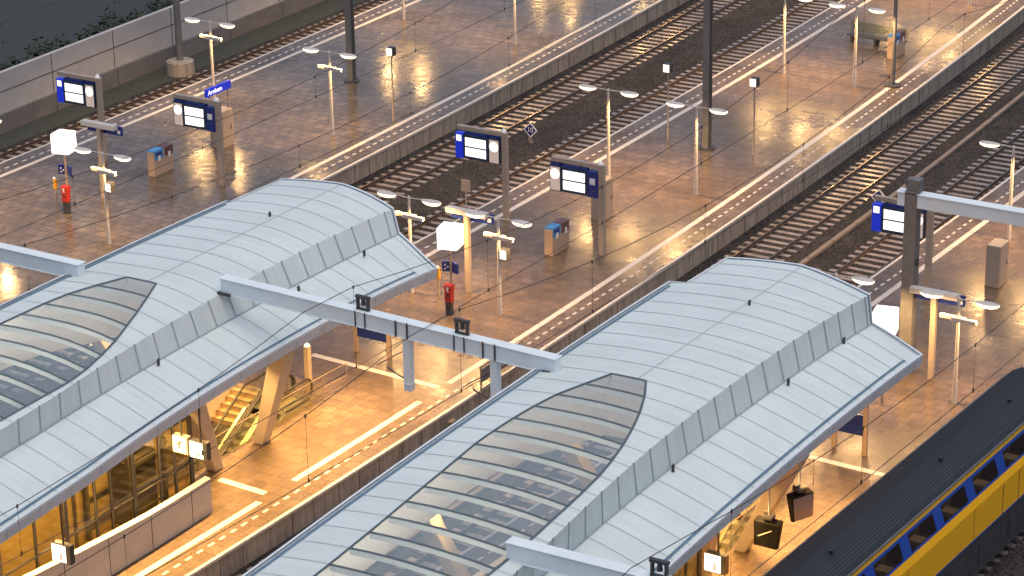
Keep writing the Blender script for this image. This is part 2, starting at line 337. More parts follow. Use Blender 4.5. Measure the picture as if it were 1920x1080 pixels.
# ------------------------------------------------------------------ platforms
def platform(l, r, pmat, hole=None, y0=20, y1=200):
    root = thing('platform', None, None); root['kind'] = 'structure'
    L = lambda y: lx(l, y); R = lambda y: lx(r, y)
    ys = sorted(set([y for y in YS if y0 <= y <= y1]+([hole[2], hole[3]] if hole else [])))
    b = MB()
    for a, c in zip(ys[:-1], ys[1:]):
        xs = [(lambda y: L(y)+.12), (lambda y: R(y)-.12)]
        if hole and a >= hole[2]-1e-6 and c <= hole[3]+1e-6:
            segs = [(xs[0], lambda y: hole[0]), (lambda y: hole[1], xs[1])]
        else: segs = [(xs[0], xs[1])]
        for p, q in segs: b.add([(p(a), a, 0), (q(a), a, 0), (q(c), c, 0), (p(c), c, 0)], [(0, 1, 2, 3)])
    b.build('paving', pmat, root)
    if hole:
        b = MB(); h = hole; z = -3.6
        b.add([(h[0], h[2], -.002), (h[0], h[3], -.002), (h[0], h[3], z), (h[0], h[2], z)], [(0, 1, 2, 3)])
        b.add([(h[1], h[2], -.002), (h[1], h[3], -.002), (h[1], h[3], z), (h[1], h[2], z)], [(0, 1, 2, 3)])
        b.add([(h[0], h[2], -.002), (h[1], h[2], -.002), (h[1], h[2], z), (h[0], h[2], z)], [(0, 1, 2, 3)])
        b.add([(h[0], h[3], -.002), (h[1], h[3], -.002), (h[1], h[3], z), (h[0], h[3], z)], [(0, 1, 2, 3)])
        b.add([(h[0], h[2], z), (h[1], h[2], z), (h[1], h[3], z), (h[0], h[3], z)], [(0, 1, 2, 3)])
        b.build('stair_well', M['concL'], root)
    for nm, sgn in ((l, 1), (r, -1)):
        E = lambda y: lx(nm, y)
        b = MB()      # coping stone with light nosing
        b.grid([[(E(y), y, -.10), (E(y), y, .004), (E(y)+sgn*.125, y, .004), (E(y)+sgn*.125, y, -.10)] for y in ys]); b.build('coping', M['white2'], root)
        b = MB(); b.grid([[(E(y)+sgn*.06, y, -.10), (E(y)+sgn*.06, y, -1.06)] for y in ys])
        b.build('edge_wall', M['conc'], root)
        b = MB(); y = y0+.3; k = 0
        while y < y1:
            b.box((E(y)+sgn*.055, y, -.58), (.012, .022, .94)); y += 1.25 if k % 3 else 1.5; k += 1
        b.build('wall_joints', M['joint'], root)['kind'] = 'stuff'
    return root
platform('P1L', 'P1R', M['pav2'])
platform('P2L', 'P2R', M['pav'], (-58.6, -55.0, 64.6, 75.1))
platform('P3L', 'P3R', M['pav'], (-39.3, -35.7, 65.5, 76.0))
def markings(nm, sgn, breaks=(), dash=True):
    b = MB(); y = 25.0
    def seg(y0, y1, o, wd, z):
        X = lambda y: lx(nm, y)+sgn*o
        b.add([(X(y0)-wd/2, y0, z), (X(y0)+wd/2, y0, z), (X(y1)+wd/2, y1, z), (X(y1)-wd/2, y1, z)], [(0, 1, 2, 3)])
    while y < 195:
        if not any(a-.01 < y+1 and y < c+.01 for a, c in breaks): seg(y, y+1, 1.42, .26, .006)
        y += 1
    while dash and False: pass
    y = 40.0
    while y < 180:
        seg(y, y+.30, .80, .11, .006); y += .60
    b.build('platform_marking', M['white'], kind='structure')
markings('P1L', 1); markings('P1R', -1); markings('P2L', 1); markings('P2R', -1, [(77.2, 78.6), (67.2, 68.6)]); markings('P3L', 1); markings('P3R', -1, [(40, 200)], True)
b = MB()
for p0, p1 in (((-57.6, 78.78), (-51.45, 78.48)), ((-37.3, 79.75), (-33.1, 79.6)), ((-53.9, 67.8), (-51.8, 67.67))):
    (xa, ya), (xb, yb) = p0, p1; b.add([(xa, ya-.15, .008), (xb, yb-.15, .008), (xb, yb+.15, .008), (xa, ya+.15, .008)], [(0, 1, 2, 3)])
b.build('platform_marking', M['white'], kind='structure')
for (px, py, s, lb) in ((1522, 207, .75, 'square dark manhole cover in the paving beside the zone sign post'), (1657, 142, .4, 'small dark drain grate in the paving by the grey mast')):
    c = at(px, py); b = MB(); b.box((0, 0, .0), (s, s, .012)); b.box((0, 0, .006), (s*.82, s*.82, .014))
    tag(b.build('manhole_cover', M['dark'], loc=(c.x, c.y, .006)), lb, 'manhole')
# ------------------------------------------------------------------ canopies
def quad3(pts):
    (y0, x0), (y1, x1), (y2, x2) = pts
    def f(y):
        def q(t): return x0*(t-y1)*(t-y2)/((y0-y1)*(y0-y2))+x1*(t-y0)*(t-y2)/((y1-y0)*(y1-y2))+x2*(t-y0)*(t-y1)/((y2-y0)*(y2-y1))
        if y < y0: return x0+(q(y0+.5)-q(y0))/.5*(y-y0)*.6
        return q(y)
    return f
def interp(tab, y):
    tab = sorted(tab)
    if y <= tab[0][0]: return tab[0][1]
    for (a, u), (c, v) in zip(tab[:-1], tab[1:]):
        if y <= c: return u+(v-u)*(y-a)/(c-a)
    return tab[-1][1]
def canopy(name, label, D):
    root = thing(name, label, 'canopy')
    eG, cr, sT, sB, eR = [quad3(D[k]) for k in ('eG', 'cr', 'sT', 'sB', 'eR')]
    yg = D['yg']; zg = D['zg']
    def eL(y): return eG(y)+D['inset']*min(max((y-yg)/.1, 0), 1)      # the rim steps in where the gutter ends
    zc, zt, zb, ze = D['zc'], D['zt'], D['zb'], D['ze']
    def zof(x, y):                     # height of the vault at x between left eave and the step
        c = cr(y)
        if x <= c: return zc-(zc-zg)*((c-x)/(c-eG(y)))**2
        return zc-(zc-zt)*((x-c)/(sT(y)-c))**2
    ytop = D['sky'][0][0]
    skL = lambda y: interp([(q[0], q[1]) for q in D['sky']], y)
    skR = lambda y: interp([(q[0], q[2]) for q in D['sky']], y)
    pitch = 1.075
    ys = [ytop-k*pitch for k in range(0, 32)][::-1]+[ytop+k*pitch for k in range(1, D['n_end'])]
    # rows come out square near the glazing and follow the skewed end at the far side
    yend = max(q[1] for q in D['end'])
    def yy(y, x): return y+(interp(D['end'], x)-yend)*min(max((y-ytop-4)/(yend-ytop-4), 0), 1)**2
    allr = [y for y in ys if y < yend-.35]+[yend]
    def row(y, part):
        if part == 'L': a, c, n = eL(y), skL(y), 9
        elif part == 'M': a, c, n = skL(y), skR(y), 6
        else: a, c, n = skR(y), sT(y), 5
        xs = [a+(c-a)*k/n for k in range(n+1)]
        return [Vector((x, yy(y, x), zof(x, y))) for x in xs]
    pan = MB(); gl = MB()
    fine = []
    for a, c in zip(allr[:-1], allr[1:]): fine += [a, (a+c)/2]
    fine.append(allr[-1]); fine = sorted(fine+[yg, yg+.1])
    pan.grid([row(y, 'L') for y in fine], 0, True); pan.grid([row(y, 'R') for y in fine], 0, True)
    pan.grid([row(y, 'M') for y in fine if y >= ytop-1e-6], 0, True)
    gl.grid([row(y, 'M') for y in fine if y <= ytop+1e-6], 0, True)
    step = lambda y: [Vector((sT(y), yy(y, sT(y)), zt)), Vector((sB(y), yy(y, sB(y)), zb))]
    def low(y):
        a, c = sB(y), eR(y)
        return [Vector((a+(c-a)*k/4, yy(y, a+(c-a)*k/4), zb+(ze-zb)*((k/4)**1.15))) for k in range(5)]
    pan.grid([step(y) for y in fine], 0, False); pan.grid([low(y) for y in fine], 0, True)
    # standing seams across the shell, ridge seam and step joints (thin ribbons just proud of the panels)
    def ribbon(pts, wd, mi, lift=.012, axis=Vector((0, 1, 0))):
        rows = []
        for k, p in enumerate(pts):
            a = pts[max(k-1, 0)]; c = pts[min(k+1, len(pts)-1)]; t = (c-a).normalized()
            nrm = t.cross(axis).normalized(); nrm = nrm if nrm.z > 0 else -nrm
            if abs(nrm.z) < .05: nrm = Vector((1, 0, .2)).normalized()
            rows.append([p+nrm*lift-axis*wd/2, p+nrm*lift+axis*wd/2])
        pan.grid(rows, mi)
    for y in allr[:-1]:
        if y > ytop-1e-6 and y < ytop+.1: pass
        if y <= ytop+1e-6:
            ribbon(row(y, 'L')[:-1]+[row(y, 'L')[-1]], .034, 1); ribbon(row(y, 'R'), .034, 1)
        else:
            ribbon(row(y, 'L')+row(y, 'M')[1:]+row(y, 'R')[1:], .034, 1)
        a, c = step(y+.28); ax = Vector((0, 1, 0))
        o = Vector((.02, 0, .012)); a2 = a+(c-a)*.0; 
        pan.grid([[a+o-ax*.022, a+o+ax*.022], [c+o-ax*.022, c+o+ax*.022]], 2)
        a3 = a+Vector((0, 0, .03)); pan.box(a+Vector((.01, 0, .0)), (.045, .04, .05), mi=2)
        ribbon(low(y+.42), .034, 1)
    rid = [Vector((cr(y), yy(y, cr(y)), zof(cr(y), y)+.01)) for y in fine if y >= ytop-1e-6]
    pan.grid([[p-Vector((.022, 0, 0)), p+Vector((.022, 0, 0))] for p in rid], 1)
    bj = [Vector((sB(y)+.03, yy(y, sB(y)), zb+.012)) for y in fine]
    pan.grid([[p-Vector((.035, 0, 0)), p+Vector((.03, 0, 0))] for p in bj], 2)
    pan.build('roof_panel', [M['roof'], M['seam'], M['seamd']], root)
    g = gl.build('skylight', M['glass'], root)
    # glazing ribs: dark cover strip outside, pale web below
    rb = 0
    for y in [q for q in allr if q <= ytop+1e-6 and q > ytop-21]:
        r = row(y, 'M'); b = MB()
        b.grid([[p+Vector((0, -.024, .02)), p+Vector((0, .024, .02))] for p in r], 0)
        b.grid([[p+Vector((0, -.024, .02)), p+Vector((0, -.024, -.03))] for p in r], 0); b.grid([[p+Vector((0, .024, .02)), p+Vector((0, .024, -.03))] for p in r], 0)
        b.grid([[p+Vector((0, -.02, -.03)), p+Vector((0, -.02, -.19))] for p in r], 1); b.grid([[p+Vector((0, .02, -.03)), p+Vector((0, .02, -.19))] for p in r], 1)
        b.grid([[p+Vector((0, -.02, -.19)), p+Vector((0, .02, -.19))] for p in r], 1)
        b.build('glazing_rib', [M['rib'], M['web']], g)
    b = MB()
    for fn in (skL, skR):
        pts = [Vector((fn(y), y, zof(fn(y), y)+.022)) for y in fine if y <= ytop+1e-6]
        b.grid([[p-Vector((.04, 0, 0)), p+Vector((.04, 0, 0))] for p in pts])
    b.build('glazing_frame', M['rib'], g)
    # gutters, trims and fascias
    b = MB(); b2 = MB(); b3 = MB()
    for k in (0, 1):
        gy = [y for y in fine if y < (yend-1.0 if k == 0 else yg-.05)]
        if k == 0: line = [Vector((eR(y)-.20, yy(y, eR(y)), ze+.085)) for y in gy]
        else: line = [Vector((eL(y)+.20, yy(y, eL(y)), zof(eL(y)+.2, y)+.02)) for y in gy]
        b.grid([[p-Vector((.045, 0, -.02)), p+Vector((.045, 0, .0))] for p in line])
    b.build('gutter', M['gutter'], root)
    eLy = [Vector((eL(y), yy(y, eL(y)), zof(eL(y), y)+(.05 if y <= yg else 0))) for y in fine]; eRy = [Vector((eR(y), yy(y, eR(y)), ze)) for y in fine]
    for line, s in ((eLy, -1), (eRy, 1)):
        b2.grid([[p+Vector((-s*.06, 0, .03)), p+Vector((s*.02, 0, .03)), p+Vector((s*.02, 0, -.06)), p+Vector((s*.005, 0, -.065))] for p in line])
        if s > 0: b3.grid([[p+Vector((s*.005, 0, -.06)), p+Vector((-s*.05, 0, -.42))] for p in line])
        else: b3.grid([[p+Vector((-.005, 0, -.06)), p+Vector((-.12, 0, -.85)), Vector((p.x-1.35, p.y, 5.4)), Vector((p.x-1.33, p.y, 5.06))] for p in line])
        ax = Vector((0, 1, 0))
        for p in (line[::3] if s > 0 else []): b3.grid([[p+Vector((s*.014, -.012, -.07)), p+Vector((s*.014, .012, -.07))], [p+Vector((-s*.042, -.012, -.42)), p+Vector((-s*.042, .012, -.42))]], 1)
    flank = lambda y: (eL(y)-1.33, yy(y, eL(y)), 5.06)
    endline = row(yend, 'L')+row(yend, 'M')[1:]+row(yend, 'R')[1:]+step(yend)[1:]+low(yend)[1:]
    up = Vector((0, 0, 1))
    b2.grid([[p+Vector((0, -.07, .025)), p+Vector((0, .03, .03)), p+Vector((0, .03, -.07))] for p in endline])
    b4 = MB(); b4.grid([[p+Vector((0, -.13, .016)), p+Vector((0, -.09, .02))] for p in endline]); b4.build('edge_groove', M['gutter'], root)
    b3.grid([[p+Vector((0, .02, -.06)), p+Vector((0, .0, -.34))] for p in endline])
    b2.build('edge_trim', M['trim'], root); b3.build('fascia', [M['fascia'], M['seamd']], root)
    # underside: flat soffit with an opening under the skylight, and the reveal between both
    zs = ze-.42; so_ = MB()
    opL = lambda y: interp(D['open'], y); opR = lambda y: interp(D['openR'], y); yo = D['open'][-1][0]
    ylow = [y for y in fine if y <= yo]+[yo]; yhi = [yo]+[y for y in fine if y > yo]
    so_.grid([[flank(y), (opL(y), y, zs-.25)] for y in ylow]); so_.grid([[(opR(y), y, zs-.15), (eR(y)-.05, yy(y, eR(y)), zs)] for y in ylow])
    so_.grid([[flank(y), (opL(y), yy(y, opL(y)), zs-.25), (opR(y), yy(y, opR(y)), zs-.15), (eR(y)-.05, yy(y, eR(y)), zs)] for y in yhi])
    rl = [y for y in fine if y <= ytop]
    so_.grid([[(opL(min(y*1.0, yo)), y, zs-.25), (skL(y)-.02, y, zof(skL(y), y)-.05)] for y in rl])
    so_.grid([[(opR(min(y*1.0, yo)), y, zs-.15), (skR(y)+.02, y, zof(skR(y), y)-.05)] for y in rl])
    so_.add([(opL(yo), yo, zs-.25), (opR(yo), yo, zs-.15), (skR(ytop), ytop, zof(skR(ytop), ytop)-.05), (skL(ytop), ytop, zof(skL(ytop), ytop)-.05)], [(0, 1, 2, 3)])
    if yo > ytop:
        so_.add([(opL(yo), yo, zs-.25), (opL(ytop), ytop, zs-.25), (skL(ytop), ytop, zof(skL(ytop), ytop)-.05)], [(0, 1, 2)])
        so_.add([(opR(yo), yo, zs-.15), (opR(ytop), ytop, zs-.15), (skR(ytop), ytop, zof(skR(ytop), ytop)-.05)], [(0, 1, 2)])
    so_.build('soffit', M['soffit'], root)
    # small roof fittings seen on the shell
    for (px, py, z) in D['vents']:
        c = at(px, py, z); b = MB(); b.tube((0, 0, -.05), (0, 0, .10), .05, .05, 8); b.tube((0, 0, .10), (.03, -.02, .20), .06, .03, 8)
        b.build('roof_vent', M['dark'], root, loc=c)
    return root, dict(eL=eL, eR=eR, ze=ze, zs=zs, zof=zof, sT=sT)
skyR = [(67.5, -37.71, -36.50), (66.45, -38.08, -35.98), (65.4, -38.45, -35.57), (64.5, -38.61, -35.28), (63.35, -38.73, -34.97), (62.25, -38.78, -34.74), (61.2, -38.79, -34.56), (60.1, -38.70, -34.45), (59, -38.60, -34.36), (57.9, -38.52, -34.29), (56.9, -38.43, -34.21), (54.8, -38.25, -34.12), (52.8, -38.11, -34.1), (45, -37.7, -34.1), (30, -37.2, -34.5)]
canR, infR = canopy('platform_canopy', 'nearer pale metal platform canopy with the long ribbed skylight, in the right foreground', dict(
    eG=[(52, -39.97), (64, -40.26), (75.9, -40.1)], cr=[(56, -36.82), (67, -36.8), (78, -36.55)], sT=[(57, -33.76), (67, -34.27), (78, -33.69)],
    sB=[(58, -33.92), (67, -34.06), (78, -33.52)], eR=[(57, -31.58), (67, -31.79), (78, -31.54)], zc=7.62, zg=7.36, zt=7.4, zb=6.4, ze=5.7, yg=75.9, inset=.62,
    sky=skyR, end=[(-45, 78.75), (-39.4, 78.75), (-36.55, 78.95), (-33.65, 78.05), (-31.54, 77.8)], n_end=12,
    open=[(40, -39.3), (56, -39.85), (58, -39.95), (62, -40.05), (64, -40.0), (65.5, -39.75), (66.5, -39.2), (68.2, -38.4)],
    openR=[(40, -34.2), (58, -34.3), (61, -34.5), (63.5, -34.9), (66, -35.7), (68.2, -36.9)],
    vents=[(1405, 572, 7.62), (1582, 642, 6.42), (1478, 719, 6.42), (1262, 881, 6.42)]))
skyL = [(66.6, -56.47, -55.18), (65.55, -56.92, -54.72), (64.5, -57.28, -54.29), (63.45, -57.44, -53.91), (62.3, -57.5, -53.5), (61.1, -57.55, -53.17), (59.9, -57.55, -52.9), (58.8, -57.5, -52.76), (57, -57.4, -52.7), (52, -57.1, -52.5), (42, -56.8, -52.6)]
canL, infL = canopy('platform_canopy', 'farther pale metal platform canopy at the left, behind the pale crossing beam', dict(
    eG=[(57, -58.75), (66, -58.72), (75, -58.36)], cr=[(57, -55.5), (67, -55.55), (78, -55.42)], sT=[(58.2, -52.52), (67, -53.2), (77.8, -52.82)],
    sB=[(57, -52.45), (66, -52.87), (78, -52.47)], eR=[(57, -50.25), (68, -50.92), (77, -50.42)], zc=7.68, zg=7.5, zt=7.3, zb=6.42, ze=5.7, yg=74.95, inset=.12,
    sky=skyL, end=[(-62, 77.95), (-58.4, 77.95), (-55.45, 78.25), (-52.8, 77.75), (-50.42, 76.8)], n_end=12,
    open=[(40, -58.4), (56, -59.0), (61, -59.2), (63.2, -59.1), (64.7, -58.8), (65.7, -58.2), (67.4, -57.4)],
    openR=[(40, -53.0), (57, -53.1), (60, -53.3), (62.5, -53.9), (65, -54.7), (67.4, -55.9)],
    vents=[(506, 406, 7.68), (683, 478, 6.44), (560, 545, 6.44), (297, 682, 6.44)]))
for r_ in (canR, canL): r_['group'] = 'platform canopies'
# ------------------------------------------------------------------ light under the canopies (strip luminaires)
def strip_light(x, y, z, e, label, shared=[None]):
    t = thing('strip_light', label, 'light fitting', (x, y, z), 0, 'strip lights under the canopies')
    b = MB(); b.box((0, 0, .04), (.16, 2.4, .08)); b.build('housing', M['steel'], t)
    b = MB(); b.box((0, 0, -.012), (.12, 2.3, .02)); b.build('lens', M['strip'], t)
    if shared[0] is None:
        L = bpy.data.lights.new('strip_lamp', 'AREA'); L.shape = 'RECTANGLE'; L.size = .14; L.size_y = 2.3; L.energy = e; L.color = WARM; L.spread = math.radians(125); shared[0] = L
    lo = bpy.data.objects.new('strip_lamp', shared[0]); COL.objects.link(lo); lo.parent = t; lo.location = (0, 0, -.04)
    return t
E_STRIP = 1060
for k, y in enumerate((75.2, 71.0, 66.8, 62.6, 58.4, 54.2, 50.0)):
    for x0, zz, nm in ((-53.0, infL['zs'], 'far canopy'), (-33.9, infR['zs'], 'near canopy')):
        strip_light(x0, y, zz-.20, E_STRIP, 'warm strip light under the %s' % nm)
# added fill lights right of each roof opening brighten the pale inner reveal
def fill_light(x, y, z, label, shared=[None]):
    t = thing('fill_light', label, 'light fitting', (x, y, z), 0, 'added fill lights inside the roof openings')
    b = MB(); b.box((0, 0, 0), (.10, 2.0, .12)); b.build('housing', M['steel'], t)
    b = MB(); b.box((-.058, 0, .01), (.012, 1.9, .08)); b.build('lens', M['zone'], t)
    if shared[0] is None:
        L = bpy.data.lights.new('fill_lamp', 'AREA'); L.shape = 'RECTANGLE'; L.size = .08; L.size_y = 1.9; L.energy = 120; L.color = (1, .88, .72); shared[0] = L
    lo = bpy.data.objects.new('fill_lamp', shared[0]); COL.objects.link(lo); lo.parent = t; lo.location = (-.075, 0, .02)
    lo.rotation_euler = Vector((1, 0, -.35)).to_track_quat('Z', 'Y').to_euler()
for k in range(6):
    y = 64.0-2.4*k
    fill_light(-34.62+(.25 if y < 61 else 0), y, 5.28, 'added pale fill light on the edge inside the near roof opening')
    fill_light(-53.75+(.3 if y < 61 else 0), y-.6, 5.28, 'added pale fill light on the edge inside the far roof opening')
for k, y in enumerate((73.0, 69.0, 65.0, 61.0, 57.0, 53.0)):
    for x0, nm in ((-59.6, 'far'), (-40.7, 'near')):
        t = thing('strip_light', 'warm strip light over the inner lane of the %s canopy' % nm, 'light fitting', (x0, y, 4.86), 0, 'strip lights over the inner lanes')
        b = MB(); b.box((0, 0, .04), (.16, 2.4, .08)); b.build('housing', M['steel'], t)
        b = MB(); b.box((0, 0, -.012), (.12, 2.3, .02)); b.build('lens', M['strip'], t)
        if k == 0 and nm == 'far':
            INNER = bpy.data.lights.new('inner_strip_lamp', 'AREA'); INNER.shape = 'RECTANGLE'; INNER.size = .14; INNER.size_y = 2.3; INNER.energy = 260; INNER.color = WARM; INNER.spread = math.radians(85)
        lo = bpy.data.objects.new('inner_strip_lamp', INNER); COL.objects.link(lo); lo.parent = t; lo.location = (0, 0, -.04)
        lo.rotation_euler = (0, math.radians(-18), 0)
# ------------------------------------------------------------------ stair core below each canopy: columns, stairs, escalators, glass, railing, lift
def leg(b, base, top, w0, d0, w1, d1):
    bx, tx = Vector(base), Vector(top)
    vs = [bx+Vector((sx*w0/2, sy*d0/2, 0)) for sx, sy in ((-1, -1), (1, -1), (1, 1), (-1, 1))]+[tx+Vector((sx*w1/2, sy*d1/2, 0)) for sx, sy in ((-1, -1), (1, -1), (1, 1), (-1, 1))]
    b.add(vs, [(0, 1, 2, 3), (4, 5, 6, 7), (0, 1, 5, 4), (1, 2, 6, 5), (2, 3, 7, 6), (3, 0, 4, 7)])
def stair_core(ox, oy, which):
    B = Vector((ox, oy, 0))
    for base, top, lb in (((-54.5, 71.15), (-51.4, 68.6), 'leaning outwards beside the escalators'), ((-54.6, 68.45), (-52.3, 64.4), 'leaning over the foot of the escalators'),
                          ((-59.4, 71.0), (-60.6, 68.5), 'on the inner lane side of the stairs'), ((-59.3, 62.5), (-60.5, 60.5), 'on the inner lane side by the lift')):
        b = MB(); leg(b, (0, 0, 0), (top[0]-base[0], top[1]-base[1], 5.2), .44, .5, .70, .6)
        tag(b.build('canopy_column', M['concL'], loc=(base[0]+ox, base[1]+oy, 0), bevel=.03), 'pale sloping concrete column under the %s canopy, %s' % (which, lb), 'column', 'sloping canopy columns')
    # stairs
    b = MB(); n = 20
    for k in range(n):
        y1 = 75.0-k*.32; z = -.165*(k+1)
        b.box((-57.75+ox, y1-.16+oy, z-.2), (1.7, .318, .4)); b.box((-57.75+ox, y1-.30+oy, z+.004), (1.66, .04, .01), mi=1)
    tag(b.build('staircase', [M['stair'], M['dark']]), 'broad ribbed staircase going down under the %s canopy' % which, 'stairs')
    # escalators: truss, steps, balustrades with rubber handrail loops
    for k, xc in enumerate((-56.35, -55.45)):
        t = thing('escalator', 'escalator with glass sides under the %s canopy, %s' % (which, ('next to the stairs', 'nearest the outer lane')[k]), 'escalator', (xc+ox, 73.2+oy, 0), 0, 'escalators')
        b = MB()
        for q in range(17): b.box((0, -.2-q*.36, -.1-.2*q-.15), (.62, .355, .3))
        b.build('steps', M['esc'], t)
        b = MB(); b.add([(s*.42, y, z) for s in (-1, 1) for (y, z) in ((1.75, .0), (1.75, -.45), (-.1, -.45), (-5.8, -3.6), (-5.8, -3.3), (.05, .0))], [(0, 1, 2, 3, 4, 5), (6, 7, 8, 9, 10, 11), (0, 6, 7, 1), (1, 7, 8, 2), (2, 8, 9, 3), (3, 9, 10, 4)])
        b.box((0, 1.0, .0), (.84, 1.5, .03)); b.build('truss', M['esc'], t)
        for s in (-1, 1):
            X = s*.40
            b = MB(); b.grid([[(X, y, z), (X, y, z+.95)] for (y, z) in ((1.7, 0), (0, 0), (-5.8, -3.3))]); g = b.build('balustrade_glass', M['clear'], t)
            b = MB(); pts = [(X, -5.8, -2.3), (X, 0, .98), (X, 1.55, .98)]+[(X, 1.55+.42*math.sin(a), .56+.42*math.cos(a)) for a in [math.pi*j/8 for j in range(1, 9)]]+[(X, .3, .14)]
            b.path(pts, .05, 8); b.build('handrail', M['rubber'], t)
            b = MB(); b.bar((X, 1.7, .05), (X, 0, .05), .12, .1); b.bar((X, 0, .05), (X, -5.8, -3.25), .12, .1); b.build('skirt', M['esc'], t)
    # railing round the well
    t = thing('safety_railing', 'glass and steel railing around the stairwell under the %s canopy' % which, 'railing', (ox, oy, 0))
    pts = [(-54.78, 67.0), (-54.78, 69.9), (-54.66, 72.8), (-54.6, 75.3), (-54.48, 76.7)]
    for (x, y) in pts: b = MB(); b.tube((x, y, 0), (x, y, 1.05), .016, n=8); b.build('post', M['railing'], t)
    b = MB()
    for zz in (1.05, .55): b.path([(x, y, zz) for x, y in pts[3:]], .016, 8)
    b.path([(x, y, 1.05) for x, y in pts], .014, 8); b.build('handrail', M['railing'], t)
    b = MB(); b.grid([[(x, y, .08), (x, y, .98)] for x, y in pts[:4]]); b.build('glass_panel', M['clear'], t)
    # slim ticket post with green light
    t = thing('light_bollard', 'brown post with a green light on top behind the stairs of the %s canopy' % which, 'post', (-56.2+ox, 76.55+oy, 0), 0, 'posts with a green light')
    b = MB(); b.box((0, 0, .74), (.22, .22, 1.48)); b.build('shaft', M['post'], t, bevel=.02)
    b = MB(); b.tube((0, 0, 1.48), (0, 0, 1.57), .12, .07, 10); b.build('lamp', M['green'], t)
    # parapet and glass lift lobby
    t = thing('parapet_wall', 'curved pale concrete parapet wall below the glass lobby of the %s canopy' % which, 'wall', (ox, oy, 0))
    rows = []; rows2 = []; cap = []
    for k in range(24):
        y = 65.6-k*1.1; s = max(0, (62.5-y)/12); x = -52.55-.16*s; h = 1.28+.5*min(1.2, max(0, (63-y)/8)**1.3); bw = .30+.5*max(0, min(1, (62.5-y)/6))
        rows.append([(x, y, 0), (x, y, h), (x-.22, y, h+.03), (x-.22, y, 0)])
        cap.append([(x-.02, y, h+.012), (x-.20, y, h+.034)])
    b = MB(); b.grid(rows); b.add(rows[0], [(0, 1, 2, 3)]); b.build('panel', M['concL'], t)
    b = MB()
    for k in range(1, 24, 2): y = 65.6-k*1.1; b.box((rows[k][0][0]+.006, y, rows[k][1][2]/2), (.012, .02, rows[k][1][2]-.05))
    b.build('panel_joint', M['joint'], t)
    t = thing('glass_lobby', 'glazed lift lobby with dark mullions under the %s canopy' % which, 'glass lobby', (ox, oy, 0))
    g = MB(); X0, X1, y0, y1 = -53.1, -54.95, 50.0, 65.3
    g.grid([[(X0, y1, .0), (X0, y1, 4.9)], [(X0, y0, .0), (X0, y0, 4.9)]]); g.grid([[(X0, y1, 0), (X0, y1, 4.9)], [(X1, y1, 0), (X1, y1, 4.9)]]); g.build('glazing', M['lglass'], t)
    for k, y in enumerate((65.3, 64.4, 63.6, 62.2, 61.0, 60.2, 58.7, 57.2, 55.5, 53.8)):
        b = MB(); b.box((X0, y, 2.45), (.09, .07 if k % 3 else .16, 4.9)); b.build('mullion', M['dark'], t)
    for zz in (1.9, 3.6): b = MB(); b.bar((X0+.0, y1, zz), (X0+.0, y0, zz), .06, .06); b.build('transom', M['dark'], t)
    b = MB()
    for (x, y, w_) in ((-54.0, 64.9, .14), (-54.9, 64.6, .2), (-54.0, 63.0, .16), (-54.9, 61.8, .14), (-54.4, 60.6, .1)): b.box((x, y, 2.45), (w_, w_, 4.9))
    for zz in (.6, 1.5, 2.4, 3.3, 4.2): b.bar((-54.0, 64.9, zz), (-54.0, 63.0, zz), .08, .06); b.bar((-54.9, 64.6, zz), (-54.9, 61.8, zz), .08, .06)
    b.box((-54.7, 63.9, 1.3), (1.1, 1.5, 2.3)); b.build('lift_frame', M['dark'], t)
    b = MB(); b.box((-55.05, 57.5, 2.4), (.08, 14.5, 4.8)); b.build('back_wall', M['lobbywall'], t)
    b = MB(); b.box((-54.1, 61.5, 5.02), (.2, 1.4, .06)); b.box((-54.1, 56.5, 5.02), (.2, 1.4, .06)); b.build('ceiling_light', M['strip'], t)
stair_core(0, 0, 'far'); stair_core(19.2, .9, 'near')
